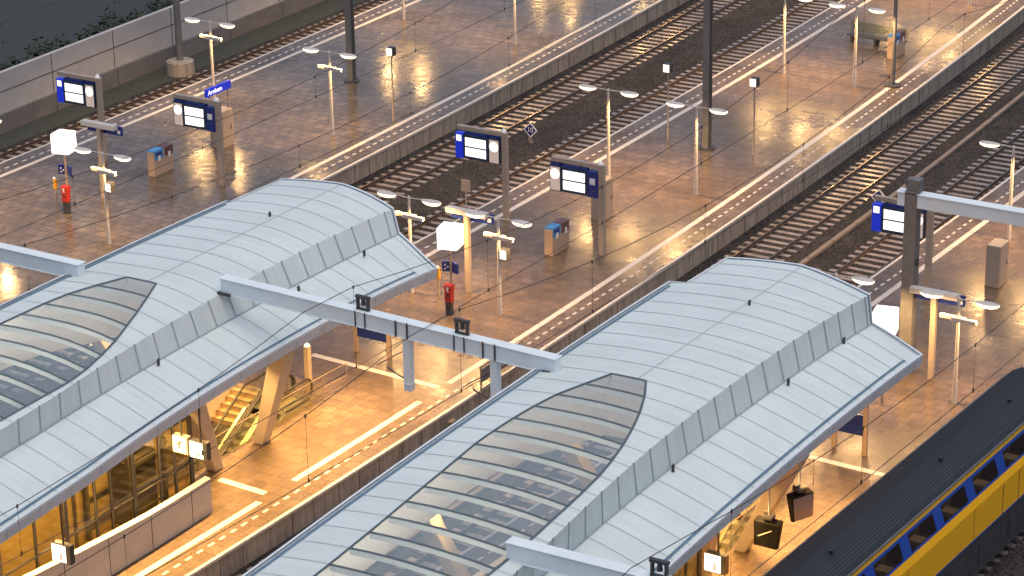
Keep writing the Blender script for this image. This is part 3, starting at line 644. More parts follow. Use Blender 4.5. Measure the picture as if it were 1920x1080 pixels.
# ------------------------------------------------------------------ crossing beams (catenary gantries standing on the canopies)
def gantry(label, yl, yr, xl, xr, ztop, hang, frames, legs):
    t = thing('catenary_gantry', label, 'gantry', ((xl+xr)/2, (yl+yr)/2, 0), math.atan2(yr-yl, xr-xl), 'grey crossing beams')
    ox = (xl+xr)/2; b = MB(); hgt = .52
    b.box((0, 0, ztop-hgt/2), (xr-xl, .36, hgt)); b.box((0, 0, ztop+.012), (xr-xl+.06, .44, .03)); b.box((0, 0, ztop-hgt-.012), (xr-xl+.02, .42, .03))
    b.build('beam', M['beam'], t, bevel=.01)
    for (x, z) in legs:
        b = MB(); b.box((x-ox, 0, (z+ztop-hgt)/2-.03), (.34, .34, ztop-hgt-z)); b.build('leg', M['beam'], t)
        b = MB(); b.box((x-ox, 0, z+.03), (.55, .55, .08)); b.build('foot_plate', M['dark'], t)
    for (x, zb) in hang:
        b = MB(); b.box((x-ox, 0, (ztop-hgt+zb)/2), (.26, .26, ztop-hgt-zb)); b.box((x-ox, 0, zb+.25), (.30, .30, .05)); b.build('drop_post', M['beam'], t)
        for d in (-.34, .12): b = MB(); b.box((x-ox+d, -.20, ztop-hgt/2), (.05, .06, hgt+.06)); b.build('clamp', M['dark'], t)
        b = MB(); b.tube((x-ox, 0, zb+.3), (x-ox-.9, 0, zb+.62), .03, n=8); b.tube((x-ox, 0, zb+1.5), (x-ox-1.3, 0, zb+.62), .02, n=6); b.build('registration_arm', M['dark'], t)
    for x in frames:
        b = MB(); w_, h_ = .42, .46
        for d in (-w_/2, w_/2): b.box((x-ox+d, 0, ztop+.03+h_/2), (.07, .12, h_))
        b.box((x-ox, 0, ztop+.03+h_), (w_+.14, .14, .09)); b.box((x-ox, 0, ztop+.06), (w_+.1, .12, .05)); b.tube((x-ox, 0, ztop+h_), (x-ox+.02, 0, ztop+.22), .06, .09, 8); b.build('messenger_frame', M['dark'], t)
        for d in (-.2, .2): b = MB(); b.box((x-ox+d, -.20, ztop-hgt/2), (.03, .06, hgt+.06)); b.build('clamp', M['dark'], t)
    return t
gantry('long pale grey beam spanning between both canopies, two posts hanging from it', 67.8, 67.2, -53.2, -39.5, 7.88, [(-45.4, 5.42), (-41.92, 5.42)], [-47.2, -43.2], [(-39.68, 7.37), (-53.02, 7.32)])
gantry('pale grey beam running off the near canopy at the bottom of the view', 55.45, 55.6, -34.2, -21.5, 7.95, [(-27.2, 5.42)], [-29.6], [(-34.0, 7.34)])
gantry('end of a pale grey beam resting on the left rim of the far canopy', 66.3, 66.2, -73.0, -58.15, 7.98, [(-64.0, 5.42)], [-66.0], [(-58.33, 7.46)])
# ------------------------------------------------------------------ overhead lines
def overhead(label, X, yfix=None, zm=7.0, sag=1.1, y0=25, y1=190, sup=(27, 67.5, 109, 150, 190)):
    t = thing('overhead_line', label, 'overhead wire', (0, 0, 0), 0, 'overhead lines above the tracks')
    ys = [y0+2.75*k for k in range(int((y1-y0)/2.75)+1)]
    def zz(y):
        for a, c in zip(sup[:-1], sup[1:]):
            if a <= y <= c: u = (y-a)/(c-a); return zm-4*sag*u*(1-u)
        return zm
    b = MB(); b.path([(X(y), y, 5.02) for y in ys], .013, 5); b.build('contact_wire', M['copper'], t)
    b = MB(); b.path([(X(y)+.0, y, zz(y)) for y in ys], .014, 5); b.build('messenger_wire', M['copper'], t)
    for y in ys[1::3]:
        if 45 < y < 150:
            b = MB(); b.tube((0, 0, 5.02), (0, 0, zz(y)), .007, n=4); b.tube((0, 0, 4.97), (0, 0, 5.13), .028, n=5); b.tube((0, 0, zz(y)-.07), (0, 0, zz(y)+.05), .03, n=5); b.build('dropper', M['copper'], t, loc=(X(y), y, 0))
overhead('thin overhead wires above the track along the left edge of the middle platform', lambda y: lx('T4', y))
overhead('thin overhead wires above the track beside the wide far platform', lambda y: lx('T3', y))
overhead('thin overhead wires above the track along the right edge of the middle platform', lambda y: lx('R1', y), zm=8.2, sag=1.7)
overhead('thin overhead wires above the track along the left edge of the nearest platform', lambda y: lx('R2', y), zm=8.2, sag=1.7)
overhead('thin overhead wires above the track by the pale noise wall', lambda y: lx('T0', y))
overhead('thin overhead wires above the yellow and blue train', TX, zm=8.2, sag=1.5, sup=(15, 55.5, 97, 138, 190))
# ------------------------------------------------------------------ platform lamps
LAMP = bpy.data.lights.new('lamp_bulb', 'SPOT'); LAMP.energy = 1050; LAMP.color = LAMPC; LAMP.spot_size = math.radians(160); LAMP.spot_blend = .5; LAMP.shadow_soft_size = .14
def make_lamp(label, speakers=False, zone=False):
    t = thing('street_lamp', label, 'lamp post', (0, 0, 0), 0, 'twin headed lamp posts on the platforms')
    b = MB(); b.tube((0, 0, 0), (0, 0, .9), .105, .085, 12); b.tube((0, 0, .9), (0, 0, 4.2), .078, .055, 12); b.tube((0, 0, 4.2), (0, 0, 4.28), .07, .04, 12); b.build('pole', M['steel'], t)
    for s in (-1, 1):
        b = MB(); b.tube((0, 0, 4.2), (s*.72, 0, 4.23), .026, .022, 8); b.build('arm', M['steel'], t)
        rows = []
        for (u, wd, h) in ((.62, .05, .03), (.76, .14, .05), (1.0, .20, .06), (1.3, .19, .06), (1.5, .12, .05), (1.56, .03, .02)):
            rows.append([(s*u, wd*math.cos(a), 4.22+h*math.sin(a)) for a in [math.pi*j/6 for j in range(7)]])
        h = MB(); h.grid(rows, 0, True); hd = h.build('lamp_head', M['steel'], t)
        l_ = MB(); rows = []
        for (u, wd) in ((.66, .05), (.78, .15), (1.0, .215), (1.3, .205), (1.48, .13), (1.56, .03)):
            rows.append([(s*u, wd*math.cos(a), 4.225-(.03+.75*wd)*math.sin(a)) for a in [math.pi*j/6 for j in range(7)]])
        l_.grid(rows, 0, True); l_.build('lens', M['lens'], hd)
        lo = bpy.data.objects.new('lamp_bulb', LAMP); COL.objects.link(lo); lo.parent = t; lo.location = (s*1.1, 0, 3.95)
    if speakers:
        for (x, y, z) in ((.28, -.14, 3.42), (-.28, .14, 3.36)):
            b = MB(); b.bar((x-.5, y, z), (x+.5, y, z), .13, .17); b.build('column_loudspeaker', M['steel'], t, bevel=.02)
        b = MB(); b.bar((0, -.16, 3.4), (0, .16, 3.4), .05, .05); b.build('bracket', M['steel'], t)
    if zone:
        b = MB(); b.box((.28, 0, 2.72), (.34, .28, .42)); zb = b.build('zone_sign', M['dark'], t)
        b = MB(); b.box((.28, -.146, 2.72), (.30, .012, .38)); b.box((.135, -.09, 2.72), (.05, .09, .3)); b.build('lit_face', M['zone'], zb)
    return t
lampA = make_lamp('a'); lampS = make_lamp('s', True); lampZ = make_lamp('z', True, True)
LG = 'twin headed lamp posts on the platforms'
used = set()
for src, x, y, lb in ((lampZ, -72.7, 84.72, 'twin lamp post with loudspeakers and zone sign near the glowing cube at the left'),
                      (lampS, -72.82, 102.17, 'twin lamp post with loudspeakers standing clear in the middle of the far platform'),
                      (lampS, -81.3, 103.76, 'twin lamp post with loudspeakers behind the blue station name sign'),
                      (lampS, -81.25, 86.1, 'twin lamp post with loudspeakers, left of the leftmost glowing cube'),
                      (lampA, -73.0, 119.9, 'twin lamp post without loudspeakers farthest along the track side of the far platform'),
                      (lampA, -81.2, 121.3, 'twin lamp post farthest away by the noise wall side of the far platform'),
                      (lampA, -73.6, 137.5, 'twin lamp post at the distant end of the far platform, track side'),
                      (lampA, -81.4, 138.5, 'twin lamp post at the distant end of the far platform, wall side'),
                      (lampZ, -53.26, 85.94, 'twin lamp post with loudspeakers and zone sign beside the middle red pillar'),
                      (lampS, -57.8, 86.3, 'twin lamp post with loudspeakers rising right behind the end of the far canopy'),
                      (lampA, -57.82, 103.19, 'plain twin lamp post by the tracks, left of the tall grey mast'),
                      (lampA, -53.02, 102.81, 'plain twin lamp post in front of the tall grey mast on the middle platform'),
                      (lampA, -53.56, 121.52, 'plain twin lamp post on the middle platform in front of the far bench'),
                      (lampA, -57.75, 121.84, 'plain twin lamp post by the tracks at the top of the middle platform'),
                      (lampA, -58.1, 139.5, 'plain twin lamp post at the distant end of the middle platform, left'),
                      (lampA, -54.3, 139.0, 'plain twin lamp post at the distant end of the middle platform, right'),
                      (lampS, -38.72, 86.74, 'twin lamp post half hidden behind the far end of the near canopy'),
                      (lampS, -33.72, 86.68, 'twin lamp post to the right of the yellow lit gantry column'),
                      (lampA, -38.4, 104.2, 'twin lamp post of the nearest platform by the departure board'),
                      (lampA, -33.6, 104.0, 'twin lamp post of the nearest platform beyond the train')):
    if src not in used: used.add(src); src.location = (x, y, 0); tag(src, lb, None, LG)
    else: dup(src, (x, y, 0), None, lb, LG)
# ------------------------------------------------------------------ zone sign posts
def zone_post(x, y, h, label, first=[None]):
    if first[0] is None:
        t = thing('zone_sign_post', label, 'sign post', (x, y, 0), 0, 'lit zone sign posts'); first[0] = t
        b = MB(); b.tube((0, 0, 0), (0, 0, h-.3), .045, .04, 10); b.build('pole', M['post'], t)
        b = MB(); b.box((0, 0, h-.1), (.36, .32, .42)); z = b.build('sign_box', M['dark'], t)
        b = MB(); b.box((-.02, -.166, h-.1), (.32, .012, .38)); b.box((-.13, -.1, h-.1), (.11, .14, .36)); b.build('lit_face', M['zone'], z)
    else: dup(first[0], (x, y, 0), None, label)
zone_post(-71.3, 105.31, 3.75, 'slim post with a lit zone sign beside the wet light streaks of the far platform')
zone_post(-57.91, 109.26, 3.0, 'slim post with a lit zone sign by the tracks left of the grey mast')
zone_post(-53.21, 109.13, 2.75, 'slim tan post with a lit zone sign right of the tall grey mast')
# ------------------------------------------------------------------ clock cubes, help pillars, readers
def clock_post(x, y, label):
    t = thing('clock_post', label, 'clock', (x, y, 0), 0, 'glowing cube clocks')
    b = MB(); b.tube((0, 0, 0), (0, 0, 2.85), .06, .05, 10); b.build('pole', M['post'], t)
    R = Matrix.Rotation(math.radians(10), 3, 'Z')
    b = MB(); b.box((0, 0, 3.32), (.86, .86, .92), math.radians(12)); b.build('lit_cube', M['cube'], t, bevel=.05)
    for s in (-1, 1):
        b = MB(); b.box((s*.22, -.02*s, 1.98), (.36, .09, .44), math.radians(-25*s)); pn = b.build('sign_panel', M['blue'], t)
        b = MB()
        c = Vector((s*.22, -.02*s, 1.98)); Rm = Matrix.Rotation(math.radians(-25*s), 3, 'Z')
        for (u, v) in (((-.06, .07), (.05, -.02), (-.06, -.1)) if s < 0 else ((.0, .1), (.0, .1))): b.box(c+Rm @ Vector((u, -.052, v)), (.07, .01, .07), math.radians(-25*s))
        if s < 0: b.build('pictogram', M['whitep'], pn)
    return t
ck = clock_post(-55.15, 85.26, 'glowing white cube clock on a post above the red help pillar of the middle platform')
dup(ck, (-77.05, 87.2, 0), None, 'glowing white cube clock on a post at the left of the far platform')
dup(ck, (-36.08, 85.37, 0), None, 'glowing white cube clock peeking out beside the end of the near canopy')
def pillar(label, x, y):
    t = thing('help_pillar', label, 'help point', (x, y, 0), 0, 'red help pillars')
    b = MB(); b.box((0, 0, .35), (.32, .24, .7)); b.build('base', M['dark'], t, bevel=.02)
    b = MB(); b.box((0, 0, 1.0), (.36, .28, .62)); b.add([(-.18, -.14, 1.31), (.18, -.14, 1.31), (.24, .14, 1.31), (-.24, .14, 1.31), (-.22, -.17, 1.58), (.22, -.17, 1.58), (.22, .14, 1.62), (-.22, .14, 1.62)], [(0, 1, 2, 3), (4, 5, 6, 7), (0, 1, 5, 4), (1, 2, 6, 5), (2, 3, 7, 6), (3, 0, 4, 7)]); hd = b.build('red_body', M['red'], t, bevel=.02)
    b = MB(); b.box((.0, -.165, 1.47), (.16, .012, .05)); b.box((.0, -.158, 1.36), (.07, .012, .2)); b.box((0, -.146, 1.28), (.12, .012, .05)); b.build('info_symbol', M['whitep'], hd)
    b = MB(); b.box((0, -.15, 1.05), (.14, .02, .12)); b.build('button_panel', M['dark'], t)
    t.scale = (.88, .88, .82)
    return t
p0 = pillar('red help pillar with a white symbol on a dark base under the clock of the middle platform', -55.1, 85.0)
dup(p0, (-76.95, 86.95, 0), None, 'red help pillar with a white symbol on a dark base at the left of the far platform')
def reader(label, x, y):
    t = thing('card_reader', label, 'card reader', (x, y, 0), 0, 'yellow card readers')
    b = MB(); b.tube((0, 0, 0), (0, 0, .75), .05, .05, 10); b.build('stand', M['post'], t)
    b = MB(); b.box((0, 0, .98), (.17, .13, .5)); bd = b.build('body', M['yellow'], t, bevel=.02)
    b = MB(); b.tube((0, -.03, 1.23), (0, -.05, 1.30), .07, .05, 10); b.build('reader_dome', M['whitep'], bd)
    return t
rd = reader('small yellow card reader on a stand left of the red help pillar, middle platform', -56.65, 86.6)
dup(rd, (-78.2, 87.7, 0), None, 'small yellow card reader on a stand at the left edge of the view')
# ------------------------------------------------------------------ T-shaped sign posts with a hanging blue sign
def tpost(label, x, y, first=[None], flag=False):
    t = thing('hanging_sign_post', label, 'sign post', (x, y, 0), 0, 'T shaped sign posts')
    b = MB(); b.box((0, 0, 1.75), (.22, .22, 3.5)); b.build('post', M['post'], t, bevel=.02)
    b = MB(); b.box((.0, 0, 3.56), (1.95, .30, .24)); b.build('crossbar', M['steel'], t, bevel=.02)
    b = MB(); b.box((.12, .26, 3.34), (2.0, .12, .42)); s = b.build('sign_box', M['blue'], t)
    b = MB(); b.box((.98, .19, 3.3), (.16, .012, .16)); b.build('sign_symbol', M['whitep'], s)
    if flag:
        b = MB(); b.tube((-.02, 0, 3.68), (-.02, 0, 4.5), .03, n=8); b.build('flag_pole', M['post'], t)
        b = MB(); b.box((-.02, 0, 4.72), (.42, .05, .50)); b.build('flag_plate', M['tan'], t)
        b = MB(); b.tube((.55, 0, 3.68), (.55, 0, 3.95), .02, n=6); b.build('aerial', M['post'], t)
    return t
tpost('tan T shaped post with a blue sign and a square plate on top, middle platform', -55.72, 87.46, flag=True)
tpost('grey T shaped post with a blue sign near the leftmost glowing cube', -76.74, 89.34)
tpost('yellow lit T shaped post with crossbar right of the gantry column', -35.35, 88.3)
# ------------------------------------------------------------------ departure boards
def board(label, x, y, blue_left):
    t = thing('departure_board', label, 'departure board', (x, y, 0), 0, 'lit departure boards on bracket posts')
    b = MB(); b.box((0, 0, 2.05), (.26, .2, 4.1)); b.build('post', M['post'], t, bevel=.015)
    b = MB(); b.box((-1.28, 0, 4.02), (2.36, .2, .2)); b.build('bracket_arm', M['post'], t, bevel=.015)
    b = MB(); b.tube((-.05, 0, 4.1), (-.05, 0, 4.16), .13, .13, 12); b.tube((-.05, 0, 4.16), (-.05, 0, 4.28), .13, .05, 12); b.build('dome', M['whitep'], t)
    b = MB(); b.box((-1.0, 0, 3.86), (.08, .08, .16)); b.box((-1.9, 0, 3.86), (.08, .08, .16)); b.build('hanger', M['dark'], t)
    W = 2.32; xL = -2.52; zc, h = 3.20, 1.12
    seq = [('blue', .42), ('screen', 1.32), ('clock', .58)] if blue_left else [('clock', .58), ('screen', 1.32), ('blue', .50)]
    x0 = xL
    for kind, wd in seq:
        xc = x0+wd/2
        if kind == 'screen':
            b = MB(); b.box((xc, 0, zc), (wd-.01, .34, h)); bx = b.build('screen_case', M['navy'], t, bevel=.012)
            for zz in (zc+.235, zc-.235): b = MB(); b.box((xc, -.176, zz), (wd-.24, .012, .40)); b.build('screen', M['screen'], bx)
            b = MB(); b.box((xc, 0, zc+h/2+.05), (wd-.1, .28, .1)); b.build('top_cover', M['blue'], t)
        elif kind == 'clock':
            b = MB(); b.box((xc, 0, zc), (wd-.02, .30, h+.06)); bx = b.build('clock_case', M['navy'], t, bevel=.012)
            b = MB(); b.box((xc, -.154, zc-.02), (wd-.1, .01, h-.06)); b.build('clock_panel', M['clockp'], bx)
            b = MB(); b.tube((xc, -.158, zc+.20), (xc, -.176, zc+.20), .23, .23, 24); b.build('clock_face', M['clock'], bx)
            b = MB(); b.box((xc, 0, zc+h/2+.08), (wd-.1, .26, .1)); b.build('top_cover', M['blue'], t)
        else:
            b = MB(); b.box((xc, 0, zc), (wd-.02, .34, h+.06)); bx = b.build('number_case', M['blueb'] if blue_left else M['blue'], t, bevel=.012)
            b = MB(); b.box((xc, -.176, zc+(.36 if blue_left else .14)), (.26, .012, .28)); b.build('number_plate', M['zone'] if blue_left else M['whitep'], bx)
        x0 += wd
    return t
bC = board('lit departure board nearest the tracks on the middle platform', -58.93, 95.78, True)
dup(bC, (-80.29, 93.69, 0), None, 'lit departure board at the upper left corner in front of the dark verge')
dup(bC, (-38.75, 95.97, 0), None, 'lit departure board behind the gantry column at the right')
bD = board('lit departure board before the tan cabinet of the middle platform', -52.98, 93.96, False)
dup(bD, (-73.05, 93.46, 0), None, 'lit departure board below the blue station name sign on the far platform')
# ------------------------------------------------------------------ waste units and cabinets
def waste(label, x, y):
    t = thing('waste_unit', label, 'waste bin', (x, y, 0), 0, 'waste separation bins')
    b = MB(); b.box((0, 0, .60), (.42, 1.45, 1.2)); b.build('body', M['tan'], t, bevel=.02)
    b = MB(); b.box((.0, -.36, 1.23), (.44, .70, .05)); b.box((.216, -.36, 1.02), (.012, .66, .40)); b.box((.224, -.36, 1.06), (.012, .4, .2), mi=1); b.build('blue_hood', [M['sky'], M['blue']], t)
    b = MB(); b.box((.0, .38, 1.23), (.44, .66, .05)); b.box((.216, .38, 1.02), (.012, .62, .40)); b.build('dark_hood', [M['binred']], t)
    for yy_, mm in ((-.36, 'whitep'), (.40, 'whitep')):
        b = MB(); b.box((.231, yy_, .86), (.012, .17, .26)); b.build('pictogram', M[mm], t)
    return t
wu = waste('tan waste bin with blue and dark hoods in the middle of the middle platform', -54.97, 93.5)
dup(wu, (-76.72, 93.55, 0), None, 'tan waste bin with blue and dark hoods on the grey far platform')
dup(wu, (-53.9, 127.6, 0), None, 'waste bin with blue hood in front of the far bench at the top right')
def cab(label, x, y):
    t = thing('service_cabinet', label, 'cabinet', (x, y, 0), 0, 'tan service cabinets')
    b = MB(); b.box((0, 0, .92), (.62, .95, 1.84)); b.build('body', M['tan'], t, bevel=.02)
    b = MB(); b.box((.314, 0, .95), (.012, .78, 1.6)); b.box((0, -.479, .95), (.5, .012, 1.6)); dr = b.build('door', M['post'], t)
    b = MB(); b.box((.33, .28, .95), (.03, .03, .2)); b.build('handle', M['dark'], dr); return t
cb = cab('tan upright service cabinet behind the departure board of the middle platform', -55.3, 98.1)
dup(cb, (-76.55, 98.2, 0), None, 'tan upright service cabinet below the blue station name sign')
dup(cb, (-36.9, 98.9, 0), None, 'tan upright service cabinet on the nearest platform')
# station name sign
t = thing('station_name_sign', 'blue lit station name sign with white lettering above the tan cabinet', 'station sign', (-77.2, 98.85, 0))
for yy_ in (-.72, .78): b = MB(); b.tube((-.0, yy_, 0), (0, yy_, 2.45), .035, n=8); b.build('post', M['post'], t)
b = MB(); b.box((0, 0, 2.62), (.14, 1.95, .40)); nb = b.build('sign_panel', M['blueb'], t, bevel=.01)
lettering('lettering', 'Arnhem', .34, .006, M['text'], nb, (.082, -.32, 2.62), (math.pi/2, 0, math.pi/2))
# information panel between two posts
t = thing('information_panel', 'blue information panel between two tan posts, seen below the long grey beam', 'sign', (-55.45, 79.9, 0))
for x in (-.78, .78): b = MB(); b.box((x, 0, 1.05), (.16, .16, 2.1)); b.build('post', M['tan'], t, bevel=.015)
b = MB(); b.box((0, 0, 1.15), (1.4, .08, .92)); pn = b.build('panel', M['blue'], t)
b = MB(); b.box((0, -.043, 1.62), (1.4, .012, .05)); b.build('rim', M['dark'], pn)
t2 = thing('information_panel', 'dark blue information panel sticking out from under the right rim of the near canopy', 'sign', (-35.35, 80.8, 0))
for x in (-.6, .6): b = MB(); b.box((x, 0, 1.0), (.16, .16, 2.0)); b.build('post', M['tan'], t2, bevel=.015)
b = MB(); b.box((0, 0, 1.15), (1.05, .08, .8)); b.build('panel', M['blue'], t2)
# stop markers "10"
def marker(x, y, label):
    t = thing('stop_marker', label, 'track sign', (x, y, -.93), 0, 'diamond stop markers')
    b = MB(); b.tube((0, 0, 0), (-.12, 0, .28), .025, n=6); b.tube((.12, 0, 0), (0, 0, .28), .02, n=6); b.build('stand', M['post'], t)
    rot = Matrix.Rotation(math.radians(45), 3, 'Y')
    b = MB(); b.box((0, 0, .68), (.56, .03, .56), M=rot); pl = b.build('border', M['whitep'], t)
    b = MB(); b.box((0, -.018, .68), (.45, .012, .45), M=rot); b.build('plate', M['blue'], pl)
    lettering('number', '10', .36, .004, M['whitep'], pl, (0, -.03, .68), (math.pi/2, 0, 0))
    return t
c = at(995, 268, -.93); mk = marker(c.x, c.y, 'blue diamond track sign reading 10 in the ballast between the middle tracks')
c = at(1647, 396, -.93); dup(mk, (c.x, c.y, -.93), None, 'blue diamond track sign reading 10 in the ballast above the right departure board')
# ------------------------------------------------------------------ catenary masts
def mast(label, x, y, z0, h, wd, base=False, round_=False):
    t = thing('catenary_mast', label, 'mast', (x, y, z0), 0, 'catenary masts')
    b = MB()
    if round_: b.tube((0, 0, 0), (0, 0, h), wd/2, wd/2*.8, 14)
    else:
        b.box((0, 0, h/2), (.03, wd, h)); b.box((0, -wd/2, h/2), (wd, .03, h)); b.box((0, wd/2, h/2), (wd, .03, h))
    b.build('shaft', M['mast'], t)
    b = MB(); b.tube((0, 0, 0), (0, 0, .07), .42 if not base else .78, .42 if not base else .78, 20)
    if base: b.tube((0, 0, 0), (0, 0, .75), .78, .74, 24); b.tube((0, 0, .75), (0, 0, .80), .66, .6, 24)
    b.build('base', M['conc'] if base else M['dark'], t)
    b = MB(); b.bar((0, 0, h-.6), (-3.2, 0, h-.2), .08, .08); b.build('cantilever', M['mast'], t)
mast('tall grey catenary mast on the middle platform, centre right of the view', -55.65, 109.0, 0, 9.2, .34)
mast('tall grey catenary mast on the far platform near the wet light streaks', -77.04, 110.03, 0, 9.2, .34)
mast('round catenary mast on a round concrete base in the dark verge', -87.9, 109.4, -1.0, 10.2, .40, True, True)
mast('slim grey mast by the right edge of the middle platform at the top right', -51.86, 122.53, 0, 8.5, .22, False, True)
t = thing('portal_column', 'stout square gantry column with crossbeam and box on top behind the near canopy', 'gantry', (-36.5, 88.6, 0))
b = MB(); b.box((0, 0, 3.7), (.5, .5, 7.4)); b.build('column', M['mast'], t, bevel=.02)
b = MB(); b.box((5.4, 0, 7.05), (11.9, .42, .52)); b.box((5.4, 0, 7.32), (12.0, .5, .03)); b.build('crossbeam', M['beam'], t)
b = MB(); b.box((0.06, 0, 7.62), (.52, .42, .52)); b.tube((-.22, 0, 7.4), (-.34, 0, 7.75), .05, n=8); b.build('top_box', M['mast'], t, bevel=.03)
b = MB(); b.box((.26, -.1, 4.6), (.14, .14, .3)); b.build('junction_box', M['dark'], t)
# ------------------------------------------------------------------ small things hanging from / standing by the canopies
def hang_sign(px, py, z, zs, label, yel=False):
    c = at(px, py, z)
    t = thing('hanging_zone_sign', label, 'sign', (c.x, c.y, 0), 0, 'signs hanging from the canopies')
    b = MB(); b.tube((.12, 0, z+.3), (.12, 0, zs), .035, n=8); b.build('rod', M['dark'], t)
    b = MB(); b.box((0.06, .05, z), (.70, .22, .66), 0); bx = b.build('case', M['dark'] if not yel else M['post'], t, bevel=.01)
    b = MB(); b.box((-.04 if not yel else .06, -.068, z), (.56, .012, .58)); b.build('lit_face', M['screen'] if not yel else M['zone2'], bx)
    b = MB()
    if yel: b.box((.06, -.08, z), (.06, .01, .28)); b.box((.12, -.08, z+.12), (.16, .01, .06)); b.box((.0, -.08, z+.02), (.14, .01, .05))
    else: b.tube((.04, -.076, z-.04), (.04, -.084, z-.04), .05, .05, 10); b.box((.04, -.08, z-.15), (.09, .01, .12))
    b.build('pictogram', M['dark'] if yel else M['lav'], bx)
    return t
M['black'] = mat('monitor_black', (.004, .004, .004), .6, spec=.12)
M['lav'] = mat('lavender_print', (.35, .30, .48), .5); M['zone2'] = emis('yellow_lit_sign', (1, .72, .22), .75)
hang_sign(372, 843, 3.0, 5.05, 'white lit square sign hanging in front of the far glass lobby')
hang_sign(336, 832, 3.0, 5.05, 'yellow lit sign with a dark arrow hanging left of the white sign', True)
hang_sign(115, 1036, 3.0, 5.05, 'white lit sign at the foot of a dark rod by the left parapet')
hang_sign(1340, 1055, 3.0, 5.05, 'white lit square sign hanging below the right rim of the near canopy')
def monitor(px, py, z, zs, rz, label, grey):
    c = at(px, py, z)
    t = thing('hanging_monitor', label, 'monitor', (c.x, c.y, 0), rz, 'monitors hanging from the near canopy')
    b = MB(); b.tube((0, .05, z+.5), (0, .05, zs), .03, n=8); b.build('rod', M['steel'], t)
    b = MB(); b.box((0, .05, z+.5), (.34, .3, .12)); b.box((-.1, .1, z+.6), (.16, .16, .14)); b.build('bracket', M['dark'], t, bevel=.02)
    b = MB(); b.add([(-.45, -.14, z+.36), (.45, -.14, z+.36), (.45, .18, z+.42), (-.45, .18, z+.42), (-.40, -.20, z-.46), (.40, -.20, z-.46), (.40, -.02, z-.5), (-.40, -.02, z-.5)], [(0, 1, 2, 3), (4, 5, 6, 7), (0, 1, 5, 4), (1, 2, 6, 5), (2, 3, 7, 6), (3, 0, 4, 7)]); bx = b.build('case', M['black'], t, bevel=.02)
    b = MB()
    if grey: b.add([(-.42, -.16, z+.33), (.42, -.16, z+.33), (.38, -.215, z-.43), (-.38, -.215, z-.43)], [(0, 1, 2, 3)]); b.build('screen', M['mast'], bx)
    else: b.bar((-.26, -.195, z-.12), (.20, -.17, z+.14), .012, .03); b.build('glint_strip', M['steel'], bx)
monitor(1440, 997, 3.0, 5.05, math.radians(0), 'black hanging monitor seen with its dark face under the near canopy rim', False)
monitor(1500, 945, 3.0, 5.05, math.radians(65), 'grey and black hanging monitor turned edge on, farther along the near canopy rim', True)
# edge guard rail and signal box by the right platform edge
t = thing('guard_rail', 'short grey guard rail with a plate at the platform edge beside the hanging post', 'guard rail', (-49.75, 78.8, 0))
for yy_ in (0, 1.35, 2.7): b = MB(); b.box((.02*yy_, yy_, .55), (.06, .06, 1.1)); b.build('post', M['mast'], t)
b = MB()
for zz in (1.08, .15): b.bar((0, 0, zz), (.055, 2.75, zz), .05, .06)
b.build('rail', M['mast'], t)
b = MB(); b.box((.02, 1.3, .72), (.03, 2.5, .55)); b.box((.04, 1.3, .6), (.03, .9, .1), mi=1); b.build('plate', [M['mast'], M['tan']], t)
t = thing('track_signal_box', 'small dark signal box fixed below the platform edge beside the near canopy', 'signal box', (-49.62, 76.5, -.45))
b = MB(); b.box((0, 0, 0), (.22, .34, .5)); b.build('case', M['dark'], t, bevel=.02); b = MB(); b.tube((0, 0, -.25), (0, 0, -.6), .03, n=6); b.build('foot', M['dark'], t)
# bench / planter at the far end
t = thing('platform_bench', 'long dark bench with a green glass back at the top right of the middle platform', 'bench', (-55.4, 128.9, 0), math.radians(-3))
b = MB(); b.box((-.2, 0, .42), (3.4, .55, .08)); b.build('seat', M['dark'], t, bevel=.02)
for x in (-1.6, -.2, 1.2): b = MB(); b.box((x, 0, .19), (.12, .5, .38)); b.build('leg', M['dark'], t)
b = MB(); b.box((-.2, .32, .78), (3.4, .05, .6)); b.build('backrest', M['clear'], t)
# ------------------------------------------------------------------ noise wall, hedge
t = thing('noise_wall', 'pale panelled noise wall with dark plinth beyond the far track', 'wall', (-89.75, 0, 0))
b = MB(); b.box((0, 110, 1.05), (.24, 190, 2.1)); b.build('panel', M['concW'], t)
b = MB(); b.box((.14, 110, -.5), (.30, 190, 1.0)); b.build('plinth', M['plinth'], t)
b = MB()
for k in range(38): b.box((.124, 16+k*5, 1.05), (.012, .05, 2.08)); b.box((.294, 16+k*5, -.5), (.012, .04, .98))
b.bar((.124, 15, 1.12), (.124, 205, 1.12), .012, .05); b.build('panel_joint', M['joint'], t)['kind'] = 'stuff'
hm = MB()
for k in range(26000):
    y = random.uniform(60, 190); a = random.gauss(0, 1); x = -91.3+.38*max(-2, min(2, a)); z = random.uniform(.1, 2.2+.35*math.sin(y*1.3)+.25*math.sin(y*3.1))*(1-.12*abs(a))
    q = Matrix.Rotation(random.uniform(0, 6.28), 3, 'Z') @ Matrix.Rotation(random.uniform(-1.2, 1.2), 3, 'X'); s = random.uniform(.06, .14)
    hm.add([Vector((x, y, z))+q @ Vector(v) for v in ((-s, -s*.6, 0), (s, -s*.6, 0), (s, s*.6, 0), (-s, s*.6, 0))], [(0, 1, 2, 3)])
tag(hm.build('hedge', M['leaf']), 'dark leafy hedge growing behind the pale noise wall', 'hedge')
